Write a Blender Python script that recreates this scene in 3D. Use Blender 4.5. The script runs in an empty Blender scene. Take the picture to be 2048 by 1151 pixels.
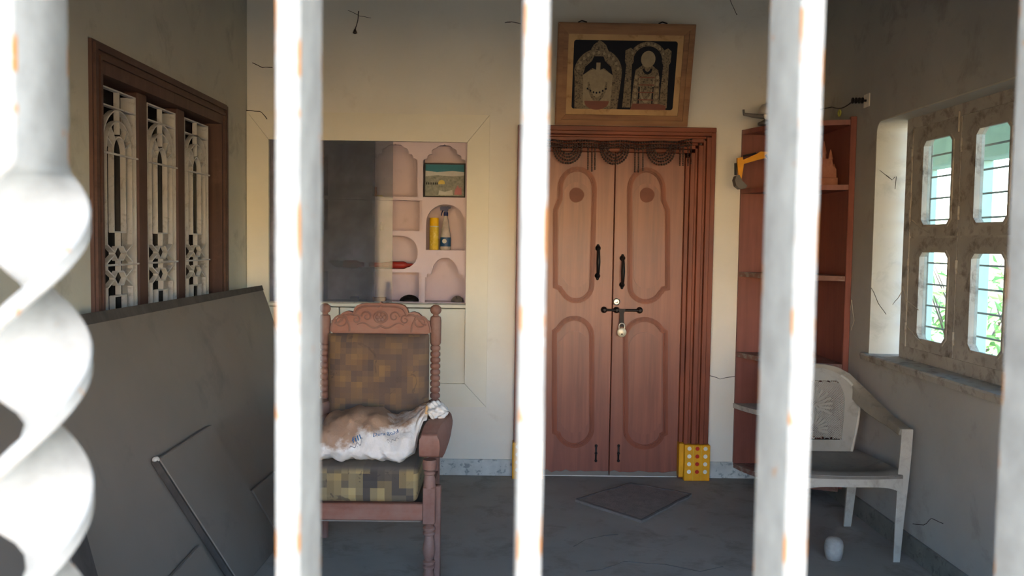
import bpy, bmesh, math, random
from mathutils import Vector, Matrix, noise
random.seed(7)
S = bpy.context.scene
COL = S.collection

# ------------------------------------------------------------------ camera
F, YAW, PITCH, ROLL, CH = 1700.0, .0125, .0536, .0144, 1.4264
D, XL, XR, CEIL = 5.147, -1.534, 1.918, 3.12        # back wall, left wall, right wall, ceiling
_f = Vector((math.sin(YAW)*math.cos(PITCH), math.cos(YAW)*math.cos(PITCH), -math.sin(PITCH)))
_r0 = Vector((math.cos(YAW), -math.sin(YAW), 0)); _u0 = _r0.cross(_f)
_r = math.cos(ROLL)*_r0 + math.sin(ROLL)*_u0
_u = -math.sin(ROLL)*_r0 + math.cos(ROLL)*_u0
CAM = Vector((0, 0, CH))
cd = bpy.data.cameras.new('camera'); cam = bpy.data.objects.new('camera', cd); COL.objects.link(cam)
cam.matrix_world = Matrix(((_r.x, _u.x, -_f.x, 0), (_r.y, _u.y, -_f.y, 0), (_r.z, _u.z, -_f.z, CH), (0, 0, 0, 1)))
cd.sensor_width = 36; cd.lens = F/2048*36; cd.clip_start = .01; cd.clip_end = 300
cd.dof.use_dof = True; cd.dof.focus_distance = 4.6; cd.dof.aperture_fstop = 20
S.camera = cam

# ------------------------------------------------------------------ light
W = bpy.data.worlds.new('world'); S.world = W; W.use_nodes = True
_n = W.node_tree.nodes; _l = W.node_tree.links
sky = _n.new('ShaderNodeTexSky'); sky.sky_type = 'NISHITA'; sky.sun_disc = False
sky.sun_elevation = math.radians(56); sky.sun_rotation = math.radians(-26); sky.air_density = 1.0; sky.dust_density = .6
bg = _n['Background']; bg.inputs['Strength'].default_value = .55
_l.new(sky.outputs[0], bg.inputs[0])
sd = bpy.data.lights.new('sun', 'SUN'); sun = bpy.data.objects.new('sun', sd); COL.objects.link(sun)
sd.energy = 14; sd.angle = .012; sd.color = (1, .93, .82)
sun.rotation_euler = Vector((-.30, .62, .95)).to_track_quat('Z', 'Y').to_euler()
S.view_settings.view_transform = 'Standard'; S.view_settings.look = 'None'
S.view_settings.gamma = 1; S.view_settings.use_curve_mapping = False
S.view_settings.exposure = 2.35

# ------------------------------------------------------------------ helpers
def at(px, py, ax, val):
    d = _f + _r*((px-1024)/F) - _u*((py-575.5)/F)
    return CAM + d*((val-CAM[ax])/d[ax])
def bw(px, py, Y=D):                    # pixel -> (x, z) on a plane facing the room at depth Y
    p = at(px, py, 1, Y); return (p.x, p.z)

def new(): return bmesh.new()
def box(bm, x0, x1, y0, y1, z0, z1, bev=0, seg=1):
    r = bmesh.ops.create_cube(bm, size=1); vs = r['verts']
    for v in vs:
        v.co = Vector(((x0+x1)/2+v.co.x*(x1-x0), (y0+y1)/2+v.co.y*(y1-y0), (z0+z1)/2+v.co.z*(z1-z0)))
    if bev:
        es = list({e for v in vs for e in v.link_edges})
        bmesh.ops.bevel(bm, geom=es, offset=bev, segments=seg, affect='EDGES', profile=.5)
    return bm
MAP = {'xz': lambda a, b, c: (a, c, b), 'xy': lambda a, b, c: (a, b, c), 'yz': lambda a, b, c: (c, a, b)}
def plate(bm, outer, holes, plane, a, b):
    m = MAP[plane]; es = []; vs0 = []
    for loop in [outer]+list(holes):
        vs = [bm.verts.new(m(p[0], p[1], a)) for p in loop]; vs0 += vs
        for i in range(len(vs)): es.append(bm.edges.new((vs[i], vs[(i+1) % len(vs)])))
    r = bmesh.ops.triangle_fill(bm, use_beauty=True, use_dissolve=False, edges=es)
    fs = [g for g in r['geom'] if isinstance(g, bmesh.types.BMFace)]
    r = bmesh.ops.extrude_face_region(bm, geom=fs)
    d = Vector(m(0, 0, b))-Vector(m(0, 0, a))
    bmesh.ops.translate(bm, vec=d, verts=[g for g in r['geom'] if isinstance(g, bmesh.types.BMVert)])
    bmesh.ops.recalc_face_normals(bm, faces=bm.faces)
    return bm
def prism(bm, pts, plane, a, b): return plate(bm, pts, [], plane, a, b)
def strip(bm, pts, t, plane, a, b, closed=False):
    """flat bar of width t bent along a 2D polyline, extruded from a to b"""
    P = [Vector(p) for p in pts]; n = len(P); L, Rr = [], []
    for i in range(n):
        if closed: p0, p1 = P[i-1], P[(i+1) % n]
        else: p0, p1 = P[max(i-1, 0)], P[min(i+1, n-1)]
        d1 = (P[i]-p0); d2 = (p1-P[i])
        d1 = d1.normalized() if d1.length > 1e-9 else d2.normalized()
        d2 = d2.normalized() if d2.length > 1e-9 else d1
        nn = Vector((-d1.y-d2.y, d1.x+d2.x)); nn = nn.normalized() if nn.length > 1e-6 else Vector((-d1.y, d1.x))
        k = max(.5, nn.dot(Vector((-d1.y, d1.x))))
        L.append(P[i]+nn*(t/2/k)); Rr.append(P[i]-nn*(t/2/k))
    m = MAP[plane]
    V = [[bm.verts.new(m(q.x, q.y, c)) for q in row] for row in (L, Rr) for c in (a, b)]
    la, lb, ra, rb = V
    for i in range(n if closed else n-1):
        j = (i+1) % n
        for q in ((la[i], la[j], ra[j], ra[i]), (lb[j], lb[i], rb[i], rb[j]), (la[j], la[i], lb[i], lb[j]), (ra[i], ra[j], rb[j], rb[i])):
            bm.faces.new(q)
    if not closed:
        for i in (0, n-1): bm.faces.new((la[i], ra[i], rb[i], lb[i]))
    bmesh.ops.recalc_face_normals(bm, faces=bm.faces)
    return bm
def tube(bm, pts, r, seg=8, closed=False, sx=1.0):
    P = [Vector(p) for p in pts]; n = len(P)
    R = r if isinstance(r, (list, tuple)) else [r]*n
    rings = []; up = None
    for i in range(n):
        t = (P[(i+1) % n]-P[i-1]) if closed else (P[min(i+1, n-1)]-P[max(i-1, 0)])
        t.normalize()
        if up is None:
            up = Vector((0, 0, 1)) if abs(t.z) < .9 else Vector((1, 0, 0))
        s = t.cross(up); s.normalize(); up = s.cross(t); up.normalize()
        rings.append([bm.verts.new(P[i]+(s*math.cos(a)*sx+up*math.sin(a))*R[i]) for a in [2*math.pi*k/seg for k in range(seg)]])
    for i in range(n if closed else n-1):
        A, B = rings[i], rings[(i+1) % n]
        for k in range(seg): bm.faces.new((A[k], A[(k+1) % seg], B[(k+1) % seg], B[k]))
    if not closed:
        for A in (rings[0], rings[-1]):
            if R[0] > 0: bm.faces.new(A)
    bmesh.ops.recalc_face_normals(bm, faces=bm.faces)
    return bm
def lathe(bm, prof, c=(0, 0, 0), seg=16, M=None):
    """prof: [(radius, height)...] about a vertical axis through c (or about M's z axis)"""
    rings = []
    M = M or Matrix.Translation(c)
    for r, z in prof:
        rings.append([bm.verts.new(M @ Vector((r*math.cos(2*math.pi*k/seg), r*math.sin(2*math.pi*k/seg), z))) for k in range(seg)])
    for A, B in zip(rings, rings[1:]):
        for k in range(seg): bm.faces.new((A[k], A[(k+1) % seg], B[(k+1) % seg], B[k]))
    bm.faces.new(rings[0]); bm.faces.new(rings[-1])
    bmesh.ops.recalc_face_normals(bm, faces=bm.faces)
    return bm
def ball(bm, c, r, seg=10, sc=(1, 1, 1)):
    rr = bmesh.ops.create_uvsphere(bm, u_segments=seg, v_segments=max(4, seg*2//3), radius=1)
    for v in rr['verts']: v.co = Vector(c)+Vector((v.co.x*r*sc[0], v.co.y*r*sc[1], v.co.z*r*sc[2]))
    return bm
def surf(bm, f, nu, nv, cu=False):
    g = [[bm.verts.new(f(i/nu, j/nv)) for j in range(nv+1)] for i in range(nu if cu else nu+1)]
    for i in range(nu):
        for j in range(nv):
            a, b = g[i], g[(i+1) % len(g)]
            bm.faces.new((a[j], b[j], b[j+1], a[j+1]))
    return g

WL = {}
def thing(name, loc, label, cat, group=None):
    o = bpy.data.objects.new(name, None); COL.objects.link(o); o.location = loc
    o.empty_display_size = .05
    WL[o.name] = Vector(loc); o['label'] = label; o['category'] = cat
    if group: o['group'] = group
    return o
def obj(name, bm, m, parent=None, smooth=False, keep=False):
    me = bpy.data.meshes.new(name); bm.to_mesh(me); bm.free()
    if not keep:
        lo = Vector([min(v.co[i] for v in me.vertices) for i in range(3)])
        hi = Vector([max(v.co[i] for v in me.vertices) for i in range(3)])
        c = (lo+hi)/2
    else: c = Vector((0, 0, 0))
    me.transform(Matrix.Translation(-c))
    o = bpy.data.objects.new(name, me); COL.objects.link(o); WL[o.name] = c
    if parent: o.parent = parent; o.location = c-WL[parent.name]
    else: o.location = c
    me.materials.append(m)
    if smooth:
        me.polygons.foreach_set('use_smooth', [True]*len(me.polygons))
        try: me.set_sharp_from_angle(angle=math.radians(smooth if smooth is not True else 40))
        except Exception: pass
    return o
def tag(o, label, cat, group=None):
    o['label'] = label; o['category'] = cat
    if group: o['group'] = group
    return o
def struct(name, bm, m, label=None, **k):
    o = obj(name, bm, m, **k); o['kind'] = 'structure'
    if label: o['label'] = label
    return o
def copy_part(o, parent, loc):
    c = o.copy(); COL.objects.link(c); c.parent = parent
    WL[c.name] = Vector(loc); c.location = Vector(loc)-(WL[parent.name] if parent else Vector((0, 0, 0)))
    return c

# ------------------------------------------------------------------ materials
def lin(c):
    return tuple(((x/255)/12.92 if x/255 <= .04045 else ((x/255+.055)/1.055)**2.4) for x in c)+(1,)
def base(name):
    m = bpy.data.materials.new(name); m.use_nodes = True
    nt = m.node_tree; return m, nt, nt.nodes['Principled BSDF']
def N(nt, t, **kw):
    n = nt.nodes.new(t)
    for k, v in kw.items():
        if k.startswith('_'): setattr(n, k[1:], v)
        else: n.inputs[k.replace('__', ' ')].default_value = v
    return n
def coords(nt, scale=(1, 1, 1), kind='Object'):
    tc = N(nt, 'ShaderNodeTexCoord'); mp = N(nt, 'ShaderNodeMapping'); mp.inputs['Scale'].default_value = scale
    nt.links.new(tc.outputs[kind], mp.inputs[0]); return mp.outputs[0]
def noise_t(nt, vec, scale, detail=4, rough=.6, dist=0):
    n = N(nt, 'ShaderNodeTexNoise', Scale=scale, Detail=detail, Roughness=rough, Distortion=dist)
    nt.links.new(vec, n.inputs['Vector']); return n.outputs['Fac']
def ramp(nt, fac, stops, interp='LINEAR'):
    r = N(nt, 'ShaderNodeValToRGB'); r.color_ramp.interpolation = interp
    while len(r.color_ramp.elements) < len(stops): r.color_ramp.elements.new(.5)
    for e, (p, c) in zip(r.color_ramp.elements, stops): e.position = p; e.color = c if len(c) == 4 else lin(c)
    nt.links.new(fac, r.inputs[0]); return r.outputs[0]
def mix(nt, fac, a, b, blend='MIX'):
    m = N(nt, 'ShaderNodeMix', _data_type='RGBA', _blend_type=blend)
    for s, v in ((m.inputs[0], fac), (m.inputs[6], a), (m.inputs[7], b)):
        if isinstance(v, bpy.types.NodeSocket): nt.links.new(v, s)
        else: s.default_value = v
    return m.outputs[2]
def math_n(nt, op, a, b=None):
    m = N(nt, 'ShaderNodeMath', _operation=op)
    for s, v in zip(m.inputs, (a, b)):
        if v is None: continue
        if isinstance(v, bpy.types.NodeSocket): nt.links.new(v, s)
        else: s.default_value = v
    return m.outputs[0]
def bump(nt, bs, h, strength=.2, dist=.01):
    b = N(nt, 'ShaderNodeBump', Strength=strength, Distance=dist)
    nt.links.new(h, b.inputs['Height']); nt.links.new(b.outputs[0], bs.inputs['Normal'])
def paint(name, c1, c2, rough=.7, scale=3, stain=None, bstr=.15, bscale=40, metal=0, kind='Object', sthr=(.55, .75), spec=.3, sscale=None):
    m, nt, bs = base(name)
    v = coords(nt, kind=kind)
    col = ramp(nt, noise_t(nt, v, scale, 5, .6), [(.3, c1), (.7, c2)])
    if stain:
        s = ramp(nt, noise_t(nt, v, sscale or scale*2.7, 6, .65, .4), [(sthr[0], (0, 0, 0)), (sthr[1], (255, 255, 255))])
        col = mix(nt, s, col, lin(stain))
    nt.links.new(col, bs.inputs['Base Color']); bs.inputs['Roughness'].default_value = rough
    bs.inputs['Metallic'].default_value = metal; bs.inputs['Specular IOR Level'].default_value = spec
    if bstr: bump(nt, bs, noise_t(nt, v, bscale, 4), bstr, .004)
    return m
def wood(name, c1, c2, axis=2, rough=.45, scale=18, dust=None, spec=.4, dthr=(.5, .8)):
    m, nt, bs = base(name)
    sc = [1, 1, 1]; sc[axis] = .06
    v = coords(nt, sc)
    g = noise_t(nt, v, scale, 6, .65, .8)
    col = ramp(nt, g, [(.32, c1), (.68, c2)])
    v2 = coords(nt)
    col = mix(nt, .35, col, ramp(nt, noise_t(nt, v2, 3.5, 3), [(.35, c1), (.65, c2)]))
    if dust:
        s = ramp(nt, noise_t(nt, v2, 5, 6, .7), [(dthr[0], (0, 0, 0)), (dthr[1], (255, 255, 255))])
        col = mix(nt, s, col, lin(dust))
    nt.links.new(col, bs.inputs['Base Color']); bs.inputs['Roughness'].default_value = rough
    bs.inputs['Specular IOR Level'].default_value = spec
    bump(nt, bs, g, .12, .003)
    return m
def flat(name, c, rough=.6, metal=0, spec=.3):
    m, nt, bs = base(name); bs.inputs['Base Color'].default_value = lin(c)
    v = coords(nt)
    col = ramp(nt, noise_t(nt, v, 12, 4), [(.2, tuple(x*.9 for x in c)), (.8, tuple(min(255, x*1.06) for x in c))])
    nt.links.new(col, bs.inputs['Base Color'])
    bs.inputs['Roughness'].default_value = rough; bs.inputs['Metallic'].default_value = metal
    bs.inputs['Specular IOR Level'].default_value = spec
    return m
def glass(name, tint, dust, amount, rough=.05):
    m, nt, bs = base(name); nt.nodes.remove(bs)
    out = nt.nodes['Material Output']
    tr = N(nt, 'ShaderNodeBsdfTransparent'); tr.inputs[0].default_value = lin(tint)
    gl = N(nt, 'ShaderNodeBsdfGlossy', Roughness=rough); df = N(nt, 'ShaderNodeBsdfDiffuse'); df.inputs[0].default_value = lin(dust)
    lwn = N(nt, 'ShaderNodeLayerWeight', Blend=.5)
    pw = math_n(nt, 'ADD', math_n(nt, 'MULTIPLY', math_n(nt, 'POWER', lwn.outputs['Facing'], 4.0), .5), .016)
    a = N(nt, 'ShaderNodeMixShader'); nt.links.new(pw, a.inputs[0]); nt.links.new(tr.outputs[0], a.inputs[1]); nt.links.new(gl.outputs[0], a.inputs[2])
    v = coords(nt)
    nz = N(nt, 'ShaderNodeMapRange'); nt.links.new(noise_t(nt, v, 6, 6, .65), nz.inputs[0])
    nz.inputs[1].default_value = .3; nz.inputs[2].default_value = .75; nz.inputs[3].default_value = amount*.5; nz.inputs[4].default_value = amount*1.5
    b = N(nt, 'ShaderNodeMixShader'); nt.links.new(nz.outputs[0], b.inputs[0]); nt.links.new(a.outputs[0], b.inputs[1]); nt.links.new(df.outputs[0], b.inputs[2])
    nt.links.new(b.outputs[0], out.inputs[0])
    return m

M = {}
M['wall'] = paint('cream_wall', (223, 217, 203), (234, 229, 216), .85, 1.6, (208, 200, 184), .12, 60, sthr=(.6, .85))
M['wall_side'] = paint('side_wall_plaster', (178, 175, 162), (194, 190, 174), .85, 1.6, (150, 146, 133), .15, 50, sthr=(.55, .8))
M['wall_shadow'] = paint('shaded_right_plaster', (156, 154, 147), (172, 169, 160), .85, 1.6, (132, 128, 118), .15, 50, sthr=(.55, .8))  # same wall paint, darkened in colour for its backlit side
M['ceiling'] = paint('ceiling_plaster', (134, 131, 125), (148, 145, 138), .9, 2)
M['front'] = paint('front_wall_plaster', (190, 182, 164), (206, 198, 178), .9, 2)
M['floor'] = paint('dusty_cement_floor', (138, 132, 124), (154, 147, 138), .75, 2.2, (120, 114, 107), .1, 70, sthr=(.52, .72))
M['soil'] = paint('dark_trodden_ground', (66, 63, 58), (78, 74, 67), .95, .6, (58, 58, 52))
M['ochre'] = paint('ochre_bounce_wall', (240, 196, 138), (246, 204, 148), .9, .8)  # warm tone of the added wall that bounces sunlight
M['marble'] = paint('grey_marble', (176, 180, 176), (206, 208, 202), .4, 9, (140, 146, 146), .03, sthr=(.55, .62))
M['skirt_dark'] = paint('grimy_skirting', (104, 104, 98), (126, 126, 118), .6, 8, (64, 62, 58))
M['cab_white'] = paint('cream_enamel', (226, 220, 200), (236, 230, 212), .5, 2, None, .05)
M['cab_pink'] = paint('pink_enamel', (206, 188, 194), (216, 198, 202), .55, 3, (184, 166, 168), .05, sthr=(.62, .9))
M['door_wood'] = None
M['frame_wood'] = wood('carved_teak_frame', (98, 46, 30), (142, 72, 46), 2, .42)
M['frame_wood_h'] = wood('carved_teak_lintel', (98, 46, 30), (142, 72, 46), 0, .42)
M['win_wood'] = wood('brown_window_wood', (68, 48, 42), (98, 71, 61), 2, .55, dust=(120, 92, 78), dthr=(.55, .95))
M['win_wood_h'] = wood('brown_window_lintel', (68, 48, 42), (98, 71, 61), 1, .55, dust=(120, 92, 78), dthr=(.55, .95))
M['grill_white'] = paint('dusty_white_grille', (176, 174, 170), (200, 198, 192), .6, 9, (140, 134, 126), .05)
M['dark_room_pane'] = flat('dark_pane', (34, 33, 34), .25, 0, .5)  # opaque dark colour stands in for the unlit room behind the glass
M['shelf_red'] = wood('red_brown_laminate', (114, 64, 54), (142, 84, 72), 2, .5, dust=(118, 74, 62), dthr=(.6, 1))
M['shelf_dusty'] = paint('dusty_shelf_board', (110, 74, 64), (140, 104, 92), .7, 8, (150, 140, 130), sthr=(.5, .7))
M['shelf_grey'] = paint('grey_dusty_board', (170, 164, 156), (196, 190, 180), .8, 8, (130, 124, 116))
M['slab'] = paint('grey_brown_laminate', (116, 108, 98), (130, 120, 110), .5, 1.3, (106, 98, 90), .04, 60)
M['slab_edge'] = wood('dark_board_edge', (52, 48, 45), (86, 80, 74), 2, .7)
M['arm_wood'] = wood('carved_chair_wood', (108, 70, 58), (138, 94, 80), 2, .6, dust=(140, 114, 103), dthr=(.35, .75))
M['arm_wood_h'] = wood('chair_rail_wood', (118, 72, 56), (150, 96, 76), 0, .55, dust=(144, 114, 101), dthr=(.4, .8))
M['iron'] = flat('black_iron', (38, 34, 33), .5, .6, .5)
M['chrome'] = flat('steel', (190, 188, 184), .3, .9, .5)
M['padlock'] = flat('pale_brass', (206, 196, 170), .4, .4, .5)
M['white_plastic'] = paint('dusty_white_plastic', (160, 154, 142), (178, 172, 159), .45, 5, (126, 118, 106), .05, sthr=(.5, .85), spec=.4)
M['win_grey'] = paint('grey_weathered_window', (152, 147, 137), (174, 168, 157), .75, 5, (104, 96, 88), .3, 30, sthr=(.5, .72))
M['teal'] = paint('pale_teal_plaster', (176, 206, 198), (190, 218, 210), .8, 2)
M['yellow'] = flat('turmeric_yellow', (232, 162, 24), .5)
M['red_dot'] = flat('vermilion', (188, 44, 20), .5)
M['white_dot'] = flat('rice_white', (236, 226, 206), .6)
M['mat'] = paint('dusty_doormat', (122, 112, 106), (140, 129, 122), .95, 14, (104, 94, 90), .8, 120)
M['bead'] = flat('dark_beads', (66, 44, 36), .35, 0, .6)
M['web'] = flat('cobweb_dust', (66, 58, 52), .95)
M['floor_line'] = flat('floor_crack_dirt', (92, 87, 82), .95)
M['web_pale'] = flat('pale_cobweb', (170, 162, 146), .95)
M['pic_frame'] = wood('weathered_picture_frame', (112, 76, 50), (164, 118, 78), 0, .6, dust=(150, 110, 70), dthr=(.5, .9))
M['pic_mount'] = paint('yellowed_mount', (176, 140, 96), (196, 160, 112), .8, 6, (140, 100, 62))
M['pic_dark'] = flat('print_navy', (18, 20, 28), .6, 0, .15)
M['pic_gold'] = paint('print_gold', (108, 94, 72), (132, 115, 88), .6, 40, (58, 48, 40), 0, sscale=110, sthr=(.5, .62))
M['pic_gold2'] = paint('print_pale_gold', (132, 117, 90), (150, 134, 104), .5, 40, None, 0)
M['pic_red'] = flat('print_red', (120, 68, 52), .5)
M['black'] = flat('black_frame', (18, 18, 20), .4)
M['print_teal'] = flat('print_teal', (30, 112, 128), .4)
M['print_land'] = paint('print_land', (120, 124, 116), (156, 156, 142), .5, 60, (84, 92, 84), 0, sscale=90)
M['print_gold'] = flat('print_yellow', (214, 190, 96), .5)
M['print_pale'] = flat('print_pale', (196, 196, 188), .5)
M['print_pink'] = flat('print_pink', (182, 118, 122), .5)
M['can_yellow'] = flat('yellow_can', (226, 178, 20), .4)
M['can_gold'] = paint('yellow_label', (206, 170, 40), (226, 196, 80), .45, 30, (240, 226, 170), 0, sscale=50)
M['blue'] = flat('navy_plastic', (24, 40, 92), .4)
M['label_blue'] = flat('label_blue', (28, 70, 108), .4)
M['clear'] = glass('cloudy_plastic', (235, 230, 222), (220, 212, 204), .5, .15)
M['cup'] = glass('milky_plastic', (225, 222, 215), (205, 196, 186), .55, .2)
M['glass_cab'] = glass('dusty_cabinet_glass', (240, 243, 247), (126, 133, 144), .26)
M['glass_cab2'] = glass('cabinet_glass_edge_pane', (226, 230, 234), (150, 152, 156), .10)
M['glass_win'] = glass('dusty_window_glass', (232, 240, 238), (226, 236, 232), .10)
M['toy_red'] = flat('red_plastic', (150, 46, 38), .4)
M['toy_yellow'] = flat('excavator_yellow', (232, 158, 32), .4)
M['toy_grey'] = flat('grey_plastic', (104, 98, 92), .5)
M['terracotta'] = paint('dusty_terracotta', (150, 96, 78), (172, 120, 100), .8, 12, (130, 78, 60))
M['shade'] = flat('dull_metal_shade', (196, 186, 172), .4, .2)
M['leaf'] = paint('leaf_green', (84, 128, 60), (128, 168, 84), .7, 3)
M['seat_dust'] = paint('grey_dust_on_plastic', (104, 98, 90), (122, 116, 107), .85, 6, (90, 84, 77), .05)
M['arm_dust_shade'] = paint('brown_dust_and_shade', (122, 114, 100), (140, 131, 116), .7, 6, (104, 96, 84), .05)  # brown dust, with backlit shade also put into the colour
M['back_dust_shade'] = paint('grey_dust_and_shade', (134, 129, 119), (150, 145, 134), .6, 6, (116, 110, 100), .05)  # dusty plastic, darkened further to stand for backlight from the window
M['ring'] = flat('lime_plastic', (196, 200, 96), .5)

def door_wood():
    m, nt, bs = base('teak_door')
    v = coords(nt, (1, 1, .05)); g = noise_t(nt, v, 16, 6, .6, .8)
    col = ramp(nt, g, [(.3, (110, 56, 42)), (.7, (144, 80, 58))])
    v2 = coords(nt, kind='Object')
    col = mix(nt, ramp(nt, noise_t(nt, v2, 2.6, 4), [(.5, (0, 0, 0)), (.8, (170, 170, 170))]), col, lin((100, 52, 36)))
    nt.links.new(col, bs.inputs['Base Color']); bs.inputs['Roughness'].default_value = .40; bs.inputs['Specular IOR Level'].default_value = .6; bs.inputs['Coat Weight'].default_value = .15; bs.inputs['Coat Roughness'].default_value = .3
    bump(nt, bs, g, .08, .003); return m
M['door_wood'] = door_wood()

def bar_paint():
    """pale grey enamel with rust breaking out along the edges"""
    m, nt, bs = base('grille_enamel')
    v = coords(nt)
    col = ramp(nt, noise_t(nt, v, 90, 4), [(.3, (140, 135, 125)), (.7, (162, 157, 146))])
    geo = N(nt, 'ShaderNodeNewGeometry')
    sep = N(nt, 'ShaderNodeSeparateXYZ'); nt.links.new(v, sep.inputs[0])
    ex = math_n(nt, 'GREATER_THAN', math_n(nt, 'ABSOLUTE', sep.outputs[0]), .0023)
    ey = math_n(nt, 'GREATER_THAN', math_n(nt, 'ABSOLUTE', sep.outputs[1]), .0112)
    edge = math_n(nt, 'MULTIPLY', ex, ey)
    sp = ramp(nt, noise_t(nt, v, 75, 3, .5), [(.54, (0, 0, 0)), (.60, (255, 255, 255))])
    spots = ramp(nt, noise_t(nt, v, 150, 2, .5), [(.72, (0, 0, 0)), (.76, (255, 255, 255))])
    fac = math_n(nt, 'MAXIMUM', math_n(nt, 'MULTIPLY', edge, sp), math_n(nt, 'MULTIPLY', spots, .6))
    col = mix(nt, fac, col, lin((164, 110, 62)))
    nt.links.new(col, bs.inputs['Base Color']); bs.inputs['Roughness'].default_value = .6
    bs.inputs['Specular IOR Level'].default_value = .2
    bump(nt, bs, noise_t(nt, v, 200, 4), .2, .0008)
    return m
M['bar'] = bar_paint()

def patchwork(name, cell, cols, dust, dlo=20, dhi=150, topdust=None):
    m, nt, bs = base(name)
    v = coords(nt, (1/cell, 1/cell, 1/cell))
    def lay(vec, off):
        a = N(nt, 'ShaderNodeVectorMath', _operation='ADD'); a.inputs[1].default_value = off; nt.links.new(vec, a.inputs[0])
        sn = N(nt, 'ShaderNodeVectorMath', _operation='FLOOR'); nt.links.new(a.outputs[0], sn.inputs[0])
        s = N(nt, 'ShaderNodeSeparateXYZ'); nt.links.new(sn.outputs[0], s.inputs[0])
        c = N(nt, 'ShaderNodeCombineXYZ'); nt.links.new(s.outputs[0], c.inputs[0]); nt.links.new(s.outputs[2], c.inputs[1])
        wn = N(nt, 'ShaderNodeTexWhiteNoise', _noise_dimensions='3D'); nt.links.new(c.outputs[0], wn.inputs[0]); return wn.outputs[0]
    n = len(cols)
    c1 = ramp(nt, lay(v, (.3, 0, .2)), [(i/n, c) for i, c in enumerate(cols)], 'CONSTANT')
    c2 = ramp(nt, lay(v, (7.8, 0, 3.7)), [(i/n, c) for i, c in enumerate(cols[::-1])], 'CONSTANT')
    col = mix(nt, .45, c1, c2)
    v2 = coords(nt)
    col = mix(nt, ramp(nt, noise_t(nt, v2, 9, 4, .6, 2), [(.6, (0, 0, 0)), (.63, (200, 200, 200))]), col, lin((58, 48, 46)))
    col = mix(nt, ramp(nt, noise_t(nt, v2, 4, 5), [(.3, (dlo,)*3), (.75, (dhi,)*3)]), col, lin(dust))
    if topdust:
        ge = N(nt, 'ShaderNodeNewGeometry'); sz = N(nt, 'ShaderNodeSeparateXYZ'); nt.links.new(ge.outputs['Normal'], sz.inputs[0])
        col = mix(nt, ramp(nt, sz.outputs[2], [(.25, (0, 0, 0)), (.8, (240, 240, 240))]), col, lin(topdust))
    nt.links.new(col, bs.inputs['Base Color']); bs.inputs['Roughness'].default_value = .95
    bump(nt, bs, noise_t(nt, v2, 300, 2), .3, .002); return m
M['cushion'] = patchwork('patchwork_upholstery', .052, [(120, 92, 62), (96, 78, 66), (142, 110, 66), (82, 70, 66), (110, 88, 70), (72, 62, 60)], (100, 84, 74), 150, 215)
M['cushion_front'] = patchwork('patchwork_seat_front', .06, [(170, 150, 104), (74, 68, 62), (150, 128, 84), (58, 54, 52), (118, 106, 82), (92, 84, 72)], (104, 96, 86), 20, 120, (92, 86, 80))

def bag_mat():
    m, nt, bs = base('dirty_woven_sack')
    v = coords(nt)
    s = N(nt, 'ShaderNodeSeparateXYZ'); nt.links.new(v, s.inputs[0])
    g = math_n(nt, 'ADD', math_n(nt, 'MULTIPLY', s.outputs[2], 5.0), math_n(nt, 'MULTIPLY', s.outputs[0], -2.2))
    g = math_n(nt, 'ADD', g, math_n(nt, 'MULTIPLY', noise_t(nt, v, 9, 6, .65), 1.6))
    f = ramp(nt, math_n(nt, 'MULTIPLY', g, .5), [(.34, (0, 0, 0)), (.46, (255, 255, 255))])
    white = ramp(nt, noise_t(nt, v, 14, 5), [(.3, (206, 202, 196)), (.7, (228, 226, 222))])
    brown = ramp(nt, noise_t(nt, v, 7, 5), [(.3, (138, 112, 94)), (.7, (172, 140, 114))])
    col = mix(nt, f, white, brown)
    nt.links.new(col, bs.inputs['Base Color']); bs.inputs['Roughness'].default_value = .6
    bump(nt, bs, noise_t(nt, v, 22, 5, .6, 1.5), .5, .012); return m
M['bag'] = bag_mat()
M['bag_white'] = paint('white_sack_plastic', (200, 196, 190), (222, 219, 214), .6, 12, (160, 140, 124), .5, 30, sthr=(.6, .8))

# ------------------------------------------------------------------ room shell
struct('floor', box(new(), XL-.25, XR+.25, .2, D+.25, -.1, 0), M['floor'], 'dusty dark grey cement floor')
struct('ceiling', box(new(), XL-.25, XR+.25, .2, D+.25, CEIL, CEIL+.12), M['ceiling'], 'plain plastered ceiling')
# back wall with the openings for the cupboard and the door
cab_o = [bw(535, 272), bw(941, 281), bw(930, 772), bw(540, 770)]
cx0, cx1, cz0, cz1 = -1.412, -.203, .553, 2.031
dx0, dx1, dz1 = .17, 1.19, 2.06
struct('wall_back', plate(new(), [(XL-.2, 0), (XR+.2, 0), (XR+.2, CEIL), (XL-.2, CEIL)],
       [[(cx0, cz0), (cx1, cz0), (cx1, cz1), (cx0, cz1)], [(dx0, .004), (dx1, .004), (dx1, dz1), (dx0, dz1)]], 'xz', D, D+.24), M['wall'], 'cream plastered back wall')
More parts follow.
